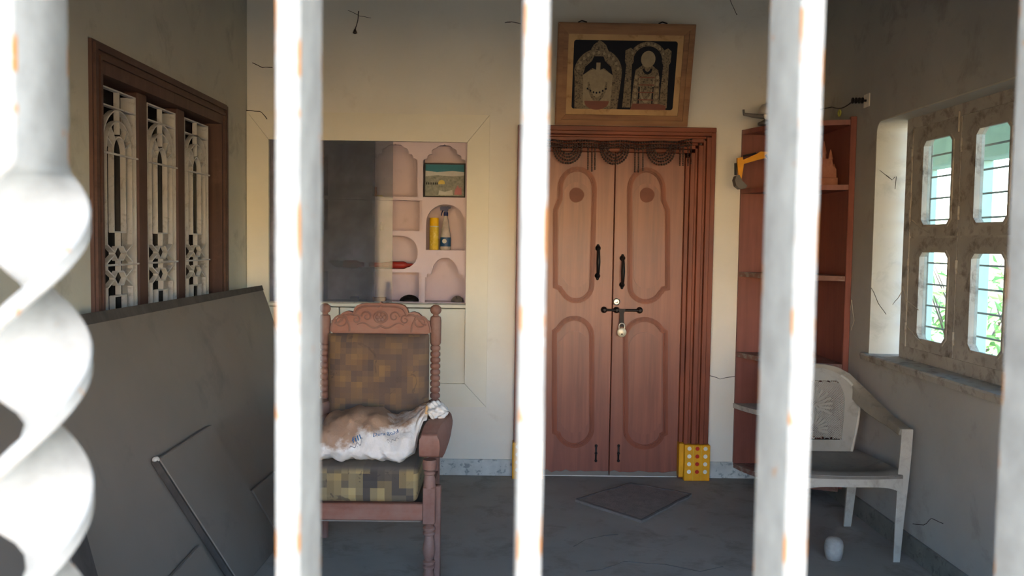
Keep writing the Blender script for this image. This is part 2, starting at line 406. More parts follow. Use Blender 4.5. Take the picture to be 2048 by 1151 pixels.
# left wall with the window opening
ly0, ly1, lz0, lz1 = 3.19, 4.742, .78, 2.16
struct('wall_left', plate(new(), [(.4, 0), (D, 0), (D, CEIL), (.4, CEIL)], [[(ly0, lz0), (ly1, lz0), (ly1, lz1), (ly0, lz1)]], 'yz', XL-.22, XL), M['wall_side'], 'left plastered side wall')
ry0, ry1, rz0, rz1 = 2.72, 4.385, .875, 2.075
rc = [(ry1, rz0)]+[(ry1-.05+.05*math.cos(a), rz1-.06+.06*math.sin(a)) for a in [i*math.pi/2/6 for i in range(7)]]+[(ry0, rz1), (ry0, rz0)]
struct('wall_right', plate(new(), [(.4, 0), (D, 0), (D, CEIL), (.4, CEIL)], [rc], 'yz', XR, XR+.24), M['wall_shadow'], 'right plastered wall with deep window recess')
b = new(); strip(b, [(p[0]-.004 if p[0] > ry0 else p[0], p[1]-(.004 if p[1] > rz0+.01 else 0)) for p in rc[:-1]], .006, 'yz', XR-.001, XR+.232)
struct('trim_3', b, M['wall_side'], 'cream plaster lining added to keep the window recess lighter than the shaded wall')  # added shell, keeps the recess lit-toned apart from the darkened wall
# front wall: the opening that the grille closes
fx0, fx1, fz0, fz1 = -1.46, 1.84, .60, 1.93
struct('wall_front', plate(new(), [(XL-.22, -.45), (XR+.24, -.45), (XR+.24, CEIL+.12), (XL-.22, CEIL+.12)],
       [[(fx0, fz0), (fx1, fz0), (fx1, fz1), (fx0, fz1)]], 'xz', .19, .4), M['front'], 'front wall around the grille opening')
struct('trim_1', box(new(), fx0-.2, fx1+.2, -.25, .19, fz1+.12, fz1+.2), M['front'], 'concrete sunshade over the grille opening')
# skirting
struct('baseboard_back', (lambda b: (box(b, XL, .085, D-.014, D, 0, .1, .002), box(b, 1.272, XR, D-.014, D, 0, .1, .002))[0])(new()), M['marble'], 'pale veined marble skirting')
struct('baseboard_right', box(new(), XR-.014, XR, .4, D-.014, 0, .1, .002), M['skirt_dark'], 'grimy grey skirting')
struct('baseboard_left', box(new(), XL, XL+.014, .4, D-.014, 0, .1, .002), M['skirt_dark'], 'dark grey skirting behind the boards')
# ground outside
struct('ground', box(new(), -40, 40, -40, 40, -.6, -.45), M['soil'], 'bare dry ground outside')

# the rest of the house behind and to the left, and an added wall bouncing warm sunlight indoors
struct('wall_rear_rooms', box(new(), XL-3.2, XR+.24, D+.245, 9.5, -.45, CEIL+.12), M['front'], 'plastered rooms behind the back wall')
struct('wall_left_rooms', box(new(), XL-3.2, XL-.225, .19, D+.24, -.45, CEIL+.12), M['front'], 'plastered rooms behind the left wall')
struct('wall_yard_bounce', box(new(), -16, 16, -13.3, -13, -.45, 2.9), M['ochre'], 'unseen ochre wall added across the yard to bounce warm light')
# ------------------------------------------------------------------ grille in front
gr = thing('security_grille', (0, .2125, fz0), 'pale painted iron grille of upright flat bars with one twisted bar, nearest the viewer', 'grille')
by0, by1 = .2, .225
gz0, gz1 = fz0+.004, fz1-.004
def flat_bar(x0, x1):
    b = new(); nz = 60; vs = []
    r = .0007
    for i in range(nz+1):
        z = gz0+(gz1-gz0)*i/nz
        j = [(noise.noise(Vector((x0*50+k*7, z*60, 3)))*.00022) for k in range(4)]
        ring = []
        for (cx, cy, sx, sy, k) in ((x0, by0, 1, 1, 0), (x1, by0, -1, 1, 1), (x1, by1, -1, -1, 2), (x0, by1, 1, -1, 3)):
            a, c = Vector((cx+sx*r+j[k], cy, z)), Vector((cx+j[k], cy+sy*r, z))
            ring += [c, a] if (sx*sy > 0) else [a, c]
        vs.append([b.verts.new(p) for p in ring])
    for A, B in zip(vs, vs[1:]):
        for k in range(8): b.faces.new((A[k], A[(k+1) % 8], B[(k+1) % 8], B[k]))
    b.faces.new(vs[0]); b.faces.new(vs[-1]); bmesh.ops.recalc_face_normals(b, faces=b.faces)
    return b
xs = [(-.0532, -.0474), (.0045, .0105), (.0691, .0746), (.1345, .1405)]
for a, c in xs: obj('flat_bar', flat_bar(a, c), M['bar'], gr)
k = 0
for i in range(2, 22):
    x = .1345+.064*(i-1)
    if x < fx1-.02: obj('flat_bar', flat_bar(x, x+.006), M['bar'], gr)
for i in range(1, 21):
    x = -.119-.064*i
    if x > fx0+.02: obj('flat_bar', flat_bar(x, x+.006), M['bar'], gr)
def twisted():
    b = new(); x0, cyc = -.1160, .2125; ztop = at(60, 335, 1, .2125).z; half = .0358
    prof = [(-.003, -.0118), (-.0023, -.0125), (.0023, -.0125), (.003, -.0118), (.003, .0118), (.0023, .0125), (-.0023, .0125), (-.003, .0118)]
    rings = []; n = 700
    for i in range(n+1):
        z = gz1+(gz0-gz1)*i/n
        t = (ztop-z)/half
        zend = gz0+.35
        tt = max(0, min((ztop-zend)/half, t))
        e = min(1, max(0, t)/.5)
        th = -math.pi*round((ztop-zend)/half)*(tt/((ztop-zend)/half))
        c, s = math.cos(th), math.sin(th)
        rings.append([b.verts.new((x0+p*c-q*s, cyc+p*s+q*c, z)) for p, q in prof])
    for A, B in zip(rings, rings[1:]):
        for k in range(8): b.faces.new((A[k], A[(k+1) % 8], B[(k+1) % 8], B[k]))
    b.faces.new(rings[0]); b.faces.new(rings[-1]); bmesh.ops.recalc_face_normals(b, faces=b.faces)
    return b
o = obj('twisted_bar', twisted(), M['bar'], gr, smooth=50); o['label'] = 'flat bar twisted into a spiral'
for z in (fz0+.2, fz1-.2): obj('cross_rail', box(new(), fx0+.004, fx1-.004, by0+.008, by1-.008, z-.006, z+.006), M['bar'], gr)

# ------------------------------------------------------------------ window in the left wall
w1 = struct('window_1', plate(new(), [(ly0+.004, lz0+.004), (ly1-.004, lz0+.004), (ly1-.004, lz1-.004), (ly0+.004, lz1-.004)], [[(ly0+.092, lz0+.1), (ly1-.092, lz0+.1), (ly1-.092, lz1-.118), (ly0+.092, lz1-.118)]], 'yz', XL-.10, XL+.012), M['win_wood'], 'brown wooden window with three grilled lights')
b = new()
for e, t in ((.025, .022), (.062, .014)):
    strip(b, [(ly0+e, lz0+e), (ly1-e, lz0+e), (ly1-e, lz1-e), (ly0+e, lz1-e)], t, 'yz', XL+.012, XL+.022, True)
obj('frame_moulding', b, M['win_wood_h'], w1)
lights = [(3.345, 3.665), (3.775, 4.105), (4.215, 4.555)]
for ya, yb in ((3.665, 3.775), (4.105, 4.215)):
    obj('mullion', box(new(), XL-.09, XL-.022, ya+.004, yb-.012, lz0+.1, lz1-.118, .006), M['win_wood'], w1)
gxa, gxb = XL-.050, XL-.028
def grille_light(y0, y1):
    b = new(); w = y1-y0; c = (y0+y1)/2; t = .006
    zt, z2 = 2.012, 1.943
    def st(pts, cl=False): strip(b, pts, t, 'yz', gxa, gxb, cl)
    z0 = lz0+.105
    st([(y0+.006, z0), (y0+.006, zt), (y1-.006, zt), (y1-.006, z0)], True)
    st([(y0+.006, z2), (y1-.006, z2)])
    st([(c, zt), (c, 1.84)])
    strip(b, [(y1-.009, z0), (y1-.009, zt)], .010, 'yz', XL-.088, XL-.030)
    zc = 1.765
    for r, sq in ((.47*w, 1.13), (.36*w, 1.10), (.17*w, 1.2)):
        arc = []
        for i in range(25):
            a = math.pi*i/24; arc.append((c-r*math.cos(a), zc+r*sq*math.sin(a)))
        if r > .4*w: arc = [p for p in arc if p[1] > zc+.03]
        st(arc)
    for s in (-1, 1):
        for a in (50,):
            ca, sa = math.cos(math.radians(a)), math.sin(math.radians(a))
            st([(c+s*.17*w*ca, zc+.17*w*1.2*sa), (c+s*.36*w*ca, zc+.36*w*1.1*sa)])
            st([(c+s*.17*w*.95, zc+.02), (c+s*.36*w*.93, zc+.055)])
    hexs = [1.358, 1.257]; hx, hr = .125*w, .027
    for s in (-1, 1):
        st([(c+s*.17*w, zc+.0), (c+s*.17*w, 1.445)])
        path = [(c+s*.36*w, zc)]
        for hz in hexs+[1.02]:
            path += [(c+s*.36*w, hz+.036), (c+s*.17*w, hz+.006), (c+s*.17*w, hz-.006), (c+s*.36*w, hz-.036)]
        path += [(c+s*.36*w, z0)]
        st(path)
        st([(c+s*.17*w, 1.185), (c+s*.17*w, 1.06)])
    for hz in hexs+[1.02]:
        st([(c+.17*w*math.cos(a), hz+hr*math.sin(a)*1.15) for a in [math.pi/3*i for i in range(6)]], True)
    st([(c-.17*w, 1.445), (c+.17*w, 1.445)]); st([(c-.17*w, 1.185), (c+.17*w, 1.185)])
    st([(c, 1.445), (c, hexs[0]+hr)]); st([(c, hexs[0]-hr), (c, hexs[1]+hr)]); st([(c, hexs[1]-hr), (c, 1.185)])
    return b
for y0, y1 in lights:
    g = obj('iron_grille', grille_light(y0, y1), M['grill_white'], w1)
    for z in (1.757, 1.312): obj('tie_rod', tube(new(), [(gxb+.003, y0-.004, z), (gxb+.003, y1+.004, z)], .0045, 6), M['grill_white'], g)
    obj('dark_pane', box(new(), XL-.135, XL-.125, y0-.054, y1+.054, lz0+.1, lz1-.1), M['dark_room_pane'], w1)

# ------------------------------------------------------------------ window in the right wall
XW = 2.03
w2 = struct('window_2', (lambda b: strip(b, [(ry0+.03, rz0+.03), (ry1-.14, rz0+.03), (ry1-.14, rz1-.03), (ry0+.03, rz1-.03)], .06, 'yz', XW-.005, XW+.07, True))(new()), M['win_grey'], 'weathered grey casement window with cobwebs and clipped pane corners')
for y in (3.77, 3.33): obj('mullion', box(new(), XW+.002, XW+.06, y-.02, y+.02, rz0+.05, rz1-.05), M['win_grey'], w2)
obj('transom', box(new(), XW+.004, XW+.058, ry0+.03, ry1-.14, 1.455, 1.505), M['win_grey'], w2)
cas = [(3.775, 4.215), (3.335, 3.765), (2.80, 3.325)]
rows = [(1.485, 2.015, 1.533, 1.945), (.925, 1.475, .985, 1.413)]
pan = [(3.835, 4.105), (3.395, 3.65), (2.87, 3.24)]
def clipped(y0, y1, z0, z1, c=.028):
    return [(y0+c, z0), (y1-c, z0), (y1, z0+c), (y1, z1-c), (y1-c, z1), (y0+c, z1), (y0, z1-c), (y0, z0+c)]
for (y0, y1), (p0, p1) in zip(cas, pan):
    for z0, z1, q0, q1 in rows:
        o = obj('casement', plate(new(), [(y0, z0), (y1, z0), (y1, z1), (y0, z1)], [clipped(p0, p1, q0, q1)], 'yz', XW, XW+.035), M['win_grey'], w2)
        b = new(); strip(b, clipped(p0, p1, q0, q1), .012, 'yz', XW-.006, XW, True); obj('bead_moulding', b, M['win_grey'], o)
        obj('pane', box(new(), XW+.02, XW+.024, p0-.01, p1+.01, q0-.01, q1+.01), M['glass_win'], o)
        for zz in (z0+.1, z1-.13):
            obj('hinge', tube(new(), [(XW-.006, y1-.002, zz-.03), (XW-.006, y1-.002, zz+.03)], .006, 8), M['win_grey'], o)
for z0, z1, q0, q1 in rows[:1]:
    for y0, y1 in cas: obj('tower_bolt', tube(new(), [(XW-.008, y0+.01, z1-.07), (XW-.008, y0+.01, z1+.02)], .005, 6), M['web_pale'], w2)
# outer guard of steel rods
for i in range(11): obj('guard_rod', tube(new(), [(2.135, ry0, .93+i*.106), (2.135, ry1, .93+i*.106)], .005, 6), M['skirt_dark'], w2)
for y in (3.02, 3.45, 3.88, 4.24): obj('guard_upright', tube(new(), [(2.135, y, rz0), (2.135, y, rz1)], .006, 6), M['skirt_dark'], w2)
b = new(); prism(b, [(XR-.035, .868), (XR-.028, .842), (XR, .838), (XR+.19, .838), (XR+.19, .876), (XR-.03, .876)], 'xz', ry0-.05, ry1+.03)
struct('trim_2', b, M['win_grey'], 'dusty cement window sill')

# ------------------------------------------------------------------ outside the right window
pf = thing('porch_frame', (3.6, 6, -.45), 'pale teal porch posts and beam seen through the right window', 'porch')
for y in (5.5, 6.35, 7.16, 7.95, 8.8): obj('post', box(new(), 3.5, 3.62, y-.09, y+.09, -.45, 2.08, .008), M['teal'], pf)
obj('beam', box(new(), 3.48, 3.64, 3.5, 10, 2.08, 2.4, .01), M['teal'], pf)
obj('roof_slab', box(new(), 2.16, 3.7, 3.5, 10, 2.4, 2.5, .01), M['teal'], pf)
def bush(c, r, h, label):
    t = thing('bush', (c[0], c[1], -.45), label, 'bush', 'bushes outside the right window')
    b = new(); rng = random.Random(int(c[1]*100))
    for i in range(420):
        a = rng.uniform(0, 6.283); rr = r*math.sqrt(rng.random()); z = rng.uniform(.1, 1)*h*(1-.5*(rr/r)**2)
        p = Vector((c[0]+rr*math.cos(a), c[1]+rr*math.sin(a), -.45+z)); s = rng.uniform(.05, .11)
        d = Vector((rng.uniform(-1, 1), rng.uniform(-1, 1), rng.uniform(-.3, 1))).normalized(); q = d.orthogonal().normalized()
        vs = [b.verts.new(p+v) for v in (d*-s, q*s*.45+d.cross(q)*s*.1, d*s, q*-s*.45+d.cross(q)*s*.1)]; b.faces.new(vs)
    lo = obj('foliage', b, M['leaf'], t); lo['kind'] = 'stuff'
    b = new()
    for i in range(6):
        a = i*1.05; tube(b, [(c[0], c[1], -.45), (c[0]+r*.3*math.cos(a), c[1]+r*.3*math.sin(a), -.45+h*.45), (c[0]+r*.6*math.cos(a), c[1]+r*.6*math.sin(a), -.45+h*.8)], [.02, .014, .004], 5)
    obj('stem', b, M['win_wood'], t)
bush((5.4, 9.7), .8, 1.75, 'bright green bush seen through the lower panes, nearest the corner shelf')
bush((5.2, 8.05), .75, 1.6, 'bright green bush seen through the lower panes, further from the corner shelf')
bush((6.6, 11.6), 1.2, 2.1, 'large pale green bush beyond the other bushes outside')

# ------------------------------------------------------------------ built-in cupboard
cb = thing('wall_cupboard', (-.81, D, .425), 'cream built-in wall cupboard with pink scalloped niches and sliding glass', 'cupboard')
fo = (XL+.004, -.083, .425, 2.182)
b = new()
L = [(fo[0], fo[2]), (fo[1], fo[2]), (fo[1], fo[3]), (fo[0], fo[3])]; I = [(cx0+.012, cz0+.012), (cx1-.012, cz0+.012), (cx1-.012, cz1-.012), (cx0+.012, cz1-.012)]
for i in range(4):
    j = (i+1) % 4; g = .0012
    a, c, d, e = [Vector(p) for p in (L[i], L[j], I[j], I[i])]
    t = (c-a).normalized()*g
    bb = new(); prism(bb, [a+t, c-t, d-t, e+t], 'xz', D-.026, D-.0005)
    obj('architrave_board', bb, M['cab_white'], cb)
yf = D+.025
def NP(px, py): return bw(px, py, yf)
def ogee(x0, x1, z0, zs, za):
    """cusped arch niche outline"""
    c = (x0+x1)/2; w = (x1-x0)/2; P = [(x0, z0), (x1, z0), (x1, zs)]
    H = za-zs
    def foil(ax, az, bx, bz, k, n=6):
        out = []
        for i in range(n+1):
            t = i/n; mx = ax+(bx-ax)*t; mz = az+(bz-az)*t; s = math.sin(math.pi*t)*k
            nx, nz = (bz-az), -(bx-ax); out.append((mx+nx*s, mz+nz*s))
        return out
    seq = []
    for (a, h), (a2, h2), k in (((1, 0), (.82, .26), .28), ((.80, .26), (.62, .48), .28), ((.58, .48), (.40, .80), .30), ((.40, .80), (.08, .95), .14), ((.08, .95), (0, 1), -.1)):
        seq += foil(c+w*a, zs+H*h, c+w*a2, zs+H*h2, k)
    P += seq; P += [(2*c-x, z) for x, z in seq[::-1]][1:]; P += [(x0, zs)]
    return dedupe(P)
def dedupe(P):
    out = []
    for p in P:
        if not out or (Vector(p)-Vector(out[-1])).length > 1e-4: out.append(p)
    if (Vector(out[0])-Vector(out[-1])).length < 1e-4: out.pop()
    return out
def rect(x0, x1, z0, z1): return [(x0, z0), (x1, z0), (x1, z1), (x0, z1)]
def arch(x0, x1, z0, z1, zs=None, rx=None):
    c = (x0+x1)/2; r = rx or (x1-x0)/2; zs = zs if zs is not None else z1-r
    out = [(x0, z0), (x1, z0)]
    if rx: out += [(x1, zs-.02), (x1-.012, zs-.02), (x1-.012, zs), (c+r, zs)]
    out += [(c+r*math.cos(math.pi*i/20), zs+(z1-zs)*math.sin(math.pi*i/20)) for i in range(21)]
    if rx: out += [(c-r, zs), (x0+.012, zs), (x0+.012, zs-.02), (x0, zs-.02)]
    return dedupe(out)
def px_rect(a, b_, c, d): x0, z1 = NP(a, b_); x1, z0 = NP(c, d); return x0, x1, z0, z1
colA, colB = (-1.37, -1.105), (NP(643, 350)[0], NP(735, 350)[0])
colC, colD = (NP(745, 350)[0], NP(835, 350)[0]), (NP(846, 350)[0], NP(931, 350)[0])
zr1 = NP(800, 393)[1]
holes = []
for c0, c1 in (colA, colB, colC, colD): holes.append(ogee(c0, c1, zr1, NP(800, 326)[1], NP(800, 287)[1]))
z2a, z2b = NP(800, 461)[1], NP(800, 400)[1]
for c0, c1 in (colA, colB, (colC[0], NP(844, 430)[0])): holes.append(rect(c0, c1, z2a, z2b))
x0, x1, z0, z1 = NP(650, 500)[0], NP(836, 500)[0], NP(740, 537)[1], NP(740, 470)[1]
r = (z1-z0)/2; holes.append([(x1-r+r*math.cos(a), (z0+z1)/2+r*math.sin(a)) for a in [-math.pi/2+math.pi*i/14 for i in range(15)]]+[(x0+r-r*math.cos(a), (z0+z1)/2-r*math.sin(a)) for a in [-math.pi/2+math.pi*i/14 for i in range(15)]])
zsl = z0
holes.append(rect(colA[0], colA[1], z0, z1))
z4a, z4b = NP(800, 603)[1], NP(800, 544)[1]
for c0, c1 in (colA, colB, (colC[0], NP(843, 570)[0])): holes.append(rect(c0, c1, z4a, z4b))
x0, x1 = NP(852, 450)[0], NP(930, 450)[0]; zD2 = NP(890, 500)[1]
holes.append(arch(x0, x1, zD2, NP(890, 408)[1]))
x0, x1 = NP(850, 560)[0], NP(929, 560)[0]
holes.append(arch(x0, x1, z4a, NP(890, 515)[1], NP(890, 548)[1], .082))
zdiv = NP(800, 606)[1]
obj('niche_face', plate(new(), rect(cx0+.002, cx1-.002, zdiv, cz1-.002), holes, 'xz', yf, yf+.018), M['cab_pink'], cb)
obj('niche_back', box(new(), cx0+.002, cx1-.002, D+.205, D+.215, zdiv, cz1-.002), M['cab_pink'], cb)
xcd = (colC[1]+colD[0])/2
for z, xa, xb in ((zr1, cx0+.004, cx1-.004), (z2a, cx0+.004, xcd), (zsl, cx0+.004, xcd), (z4a, cx0+.004, cx1-.004), (zD2, xcd+.014, cx1-.004)):
    obj('shelf_board', box(new(), xa, xb, yf+.018, D+.205, z-.016, z-.001), M['cab_pink'], cb)
for c, zlo, zhi in (((colA[1]+colB[0])/2, zdiv, cz1), ((colB[1]+colC[0])/2, z2a, cz1), ((colB[1]+colC[0])/2, zdiv, zsl-.02), ((colC[1]+colD[0])/2+.004, zdiv, cz1-.02)):
    obj('divider', box(new(), c-.008, c+.008, yf+.018, D+.205, zlo, zhi-.004), M['cab_pink'], cb)
obj('niche_soffit', box(new(), cx0+.004, cx1-.004, yf+.018, D+.205, cz1-.012, cz1-.003), M['cab_pink'], cb)
# front ledge and lower panels
obj('ledge', box(new(), cx0+.002, cx1-.002, D-.012, D+.2, zdiv-.022, zdiv-.002, .002), M['cab_white'], cb)
lx = [cx0+.004, -.98, -.60, cx1-.008]
for i, (a, c) in enumerate(((lx[0], lx[1]), (lx[1], lx[2]), (lx[2], lx[3]))):
    d = obj('lower_door', box(new(), a+.003, c-.003, D-.004, D+.016, cz0+.006, zdiv-.028, .003), M['cab_white'], cb)
# glass
pane_x = at(745, 450, 1, D).x, at(785, 450, 1, D).x
obj('sliding_pane', box(new(), cx0+.006, pane_x[0]+.012, D+.010, D+.014, zdiv, cz1-.004), M['glass_cab'], cb)
obj('sliding_pane', box(new(), -1.22, pane_x[1], D+.003, D+.007, zdiv, cz1-.004), M['glass_cab2'], cb)
for z in (cz1-.006, zdiv+.003): obj('glass_track', box(new(), cx0+.004, cx1-.004, D+.001, D+.016, z-.004, z+.003), M['win_grey'], cb)

# --- things in the niches
yn = D+.10
x0, z1 = bw(848, 325, yn-.02); x1, z0 = bw(930, 393, yn-.02)
z0 = zr1+.002
pc = thing('framed_poster', ((x0+x1)/2, yn, z0), 'black framed print of a town with teal sky, in the top right niche', 'picture')
def lean(bm, zb, a, yy):
    bmesh.ops.rotate(bm, cent=(0, yy, zb), matrix=Matrix.Rotation(a, 3, 'X'), verts=bm.verts); return bm
def pic(name, bm, m): return obj(name, lean(bm, z0, -.05, yn), m, pc)
e = .008
pic('frame', strip(new(), rect(x0+e/2, x1-e/2, z0+e/2, z1-e/2), e, 'xz', yn-.014, yn+.004, True), M['black'])
wv, hv = x1-x0-2*e, z1-z0-2*e
def PX(u, v): return (x0+e+u*wv, z0+e+v*hv)
pic('print', prism(new(), [PX(0, 0), PX(1, 0), PX(1, 1), PX(0, 1)], 'xz', yn-.008, yn), M['print_land'])
pic('printed_sky', prism(new(), [PX(0, .8), PX(.3, .76), PX(.7, .8), PX(1, .77), PX(1, 1), PX(0, 1)], 'xz', yn-.0086, yn-.0082), M['print_teal'])
pic('printed_haze', prism(new(), [PX(0, .62), PX(.3, .66), PX(.7, .63), PX(1, .66), PX(1, .77), PX(.7, .8), PX(.3, .76), PX(0, .8)], 'xz', yn-.0086, yn-.0082), M['print_pale'])
cxx, czz = PX(.42, .42)
pic('printed_dome', prism(new(), [(cxx+.02*math.cos(math.pi*i/10), czz+.018*math.sin(math.pi*i/10)) for i in range(11)]+[(cxx-.02, czz-.008), (cxx+.02, czz-.008)], 'xz', yn-.0088, yn-.0082), M['print_gold'])
b = new()
for i in range(7):
    q = PX(.02+i*.045, .36); prism(b, [q, (q[0]+.006, q[1]), (q[0]+.006, q[1]+.014), (q[0], q[1]+.014)], 'xz', yn-.0088, yn-.0082)
pic('printed_arcade', b, M['pic_dark'])
pic('printed_roofs', prism(new(), [PX(.34, .04), PX(.72, .04), PX(.7, .2), PX(.5, .14), PX(.36, .18)], 'xz', yn-.0088, yn-.0082), M['print_pale'])
pic('printed_wall', prism(new(), [PX(.75, .05), PX(.95, .05), PX(.93, .3), PX(.88, .26), PX(.84, .36), PX(.77, .2)], 'xz', yn-.0088, yn-.0082), M['print_pink'])
# yellow aerosol can
def base_at(px, py, Y, z): p = at(px, py, 1, Y); return Vector((p.x, Y, z))
cyp = D+.075
p = base_at(868, 495, cyp, zD2+.001); hc = at(868, 435, 1, cyp).z-p.z; rcn = .029
cn = thing('spray_can', p, 'yellow aerosol can standing in the arched niche', 'can')
obj('body', lathe(new(), [(rcn*.9, 0), (rcn, .004), (rcn, hc*.70), (rcn*.93, hc*.72)], p, 20), M['can_gold'], cn, 40)
obj('rim', lathe(new(), [(rcn*.95, hc*.715), (rcn*1.03, hc*.72), (rcn*1.03, hc*.735), (rcn*.95, hc*.74)], p, 20), M['print_pale'], cn, 40)
obj('cap', lathe(new(), [(rcn*.97, hc*.74), (rcn*.97, hc*.97), (rcn*.85, hc)], p, 20), M['can_yellow'], cn, 40)
# trigger bottle
p = base_at(891, 497, cyp, zD2+.001); hb = at(891, 412, 1, cyp).z-p.z
tb = thing('trigger_bottle', p, 'clear trigger spray bottle with navy head and blue label beside yellow can', 'bottle')
sc = Matrix.Translation(p) @ Matrix.Diagonal((1, .62, 1, 1))
obj('body', lathe(new(), [(.028, 0), (.032, .006), (.032, hb*.30), (.027, hb*.42), (.021, hb*.55), (.016, hb*.68), (.012, hb*.74), (.012, hb*.8)], M=sc, seg=18), M['clear'], tb, 40)
obj('label', lathe(new(), [(.0326, hb*.08), (.0326, hb*.29)], M=sc, seg=18), M['label_blue'], tb, 40)
obj('label_patch', prism(new(), [(p.x-.006+.014*math.cos(i*.628), p.z+hb*.2+.014*math.sin(i*.628)) for i in range(10)], 'xz', p.y-.0222, p.y-.0195), M['print_pale'], tb)
obj('collar', lathe(new(), [(.014, hb*.78), (.014, hb*.86), (.010, hb*.87)], p, 14), M['blue'], tb, 40)
hd = [(-.034, .90), (-.036, .965), (-.028, .995), (.016, 1.0), (.030, .985), (.031, .955), (.016, .935), (.010, .86), (-.008, .86), (-.012, .905)]
obj('trigger_head', prism(new(), [(p.x+a, p.z+hb*c) for a, c in hd], 'xz', p.y-.010, p.y+.010), M['blue'], tb)
obj('trigger', tube(new(), [(p.x-.016, p.y, p.z+hb*.91), (p.x-.024, p.y, p.z+hb*.85), (p.x-.028, p.y, p.z+hb*.78)], [.005, .004, .003], 6), M['blue'], tb)
# red toy lying in the long niche
Yt = D+.07; zt = zsl+.001
def toy_lathe(name, pxa, pxb, prof, m, label, cat='toy'):
    xa, xb = at(pxa, 525, 1, Yt).x, at(pxb, 525, 1, Yt).x
    rm = max(r for r, _ in prof)
    t = thing(name, ((xa+xb)/2, Yt, zt), label, cat)
    Mx = Matrix.Translation((xa, Yt, zt+rm)) @ Matrix.Rotation(math.pi/2, 4, 'Y')
    n = len(prof)//2
    obj('barrel', lathe(new(), [(r, z*(xb-xa)) for r, z in prof[:n+1]], M=Mx, seg=14), m, t, 40)
    obj('grip', lathe(new(), [(r, z*(xb-xa)) for r, z in prof[n:]], M=Mx, seg=14), M['toy_red'], t, 40)
    return t
toy_lathe('toy_torch', 738, 834, [(.012, 0), (.014, .02), (.014, .25), (.012, .27), (.016, .3), (.018, .42), (.022, .45), (.023, .72), (.019, .76), (.011, .8), (.009, .99)], M['toy_red'], 'red plastic torch lying in the long rounded niche')
toy_lathe('toy_truck_barrel', 655, 730, [(.014, 0), (.022, .05), (.022, .3), (.018, .34), (.018, .42), (.024, .46), (.024, .8), (.016, .84), (.012, .98)], M['toy_grey'], 'grey plastic toy lying behind the dusty glass in the long niche')
b = new(); X, Z = at(751, 380, 1, yn).x, zr1+.001
box(b, X-.006, X+.006, yn-.02, yn+.02, Z, Z+.06, .002); tag(obj('wood_block', b, M['terracotta']), 'thin brown block standing in the scalloped middle niche', 'block')
b = new(); box(b, X+.012, X+.045, yn-.02, yn+.02, Z, Z+.008, .002); tag(obj('small_tablet', b, M['print_gold']), 'tiny flat tan slab beside the brown block', 'block')
p = base_at(763, 458, yn, z2a+.001)
tag(obj('glass_vial', lathe(new(), [(.010, 0), (.011, .004), (.011, .03), (.006, .036), (.006, .05)], p, 12), M['clear'], smooth=40), 'small clear vial in the plain niche behind the glass edge', 'bottle')
def clutter(px, w, h, m, name, label, cat, z=None):
    p = base_at(px, 600, D+.08, (z4a if z is None else z)+.001); b = new()
    surf(b, lambda u, v: p+Vector((w/2*math.cos(u*6.283)*math.sin(v*1.57)*(1+.2*math.sin(u*19)), .035*math.sin(u*6.283)*math.sin(v*1.57), h*math.cos(v*1.57)*(1+.25*math.sin(u*12.6+1)))), 18, 6, True)
    bmesh.ops.remove_doubles(b, verts=b.verts, dist=1e-5)
    bmesh.ops.holes_fill(b, edges=b.edges)
    return tag(obj(name, b, m, smooth=60), label, cat)
clutter(818, .11, .032, M['iron'], 'cable_bundle', 'dark bundle of cable in the lower middle niche', 'cable')
clutter(914, .07, .03, M['toy_grey'], 'cable_coil', 'dark coil in the lower right arched niche', 'cable')
for px, w in ((709, .05), (758, .085)):
    p = base_at(px, 600, D+.06, z4a+.001)
    tag(obj('wooden_box', box(new(), p.x-w/2, p.x+w/2, p.y-.02, p.y+.02, p.z, p.z+.024, .003), M['terracotta']), 'small %s reddish box on the lowest niche shelf' % ('narrow' if w < .06 else 'wide'), 'box')

# ------------------------------------------------------------------ door
dr = thing('door_1', (.675, D, 0), 'brown carved double door with moulded frame', 'door'); del dr['category']; dr['kind'] = 'structure'
fxl, fxr, fzt = .086, 1.270, 2.125
b = new()
steps = [(0, .03, .052), (.03, .058, .064), (.058, .075, .046), (.075, .105, .058), (.105, .122, .040), (.122, .150, .048), (.150, .176, .030)]
for a, c, h in steps:                              # stepped mouldings of the two jambs
    for s in (0, 1):
        xa, xb = (fxl+a, fxl+c) if s == 0 else (fxr-c, fxr-a)
        box(b, xa, xb, D-h, D+.1, 0, fzt-c+.0005, .003)
obj('jamb', b, M['frame_wood'], dr)
b = new()
zs = [(0, .03, .054), (.03, .052, .066), (.052, .066, .046), (.066, .09, .058), (.09, .105, .040), (.105, .128, .048), (.128, .15, .030)]
for (a, c, h), (sa, sc_, _) in zip(zs, steps):
    box(b, fxl+sa, fxr-sa, D-h-.001, D+.1, fzt-c, fzt-a, .003)
obj('lintel', b, M['frame_wood_h'], dr)
lx0, lx1, lsm, lzt = fxl+.176, fxr-.176, .6745, fzt-.15
YL = D-.012
def LP(px, py): return bw(px, py, YL)
leaves = []
for s, (a, c) in enumerate(((lx0, lsm-.002), (lsm+.002, lx1))):
    o = obj('door_leaf', box(new(), a, c, YL, YL+.045, .008, lzt, .003), M['door_wood'], dr); leaves.append(o)
def crop4(cx, cy): return LP(1020+.634*cx, 230+.634*cy)
def arcpts(cx, cy, rx, ry, a0, a1, n=12):
    return [(cx+rx*math.cos(math.radians(a0+(a1-a0)*i/n)), cy-ry*math.sin(math.radians(a0+(a1-a0)*i/n))) for i in range(n+1)]
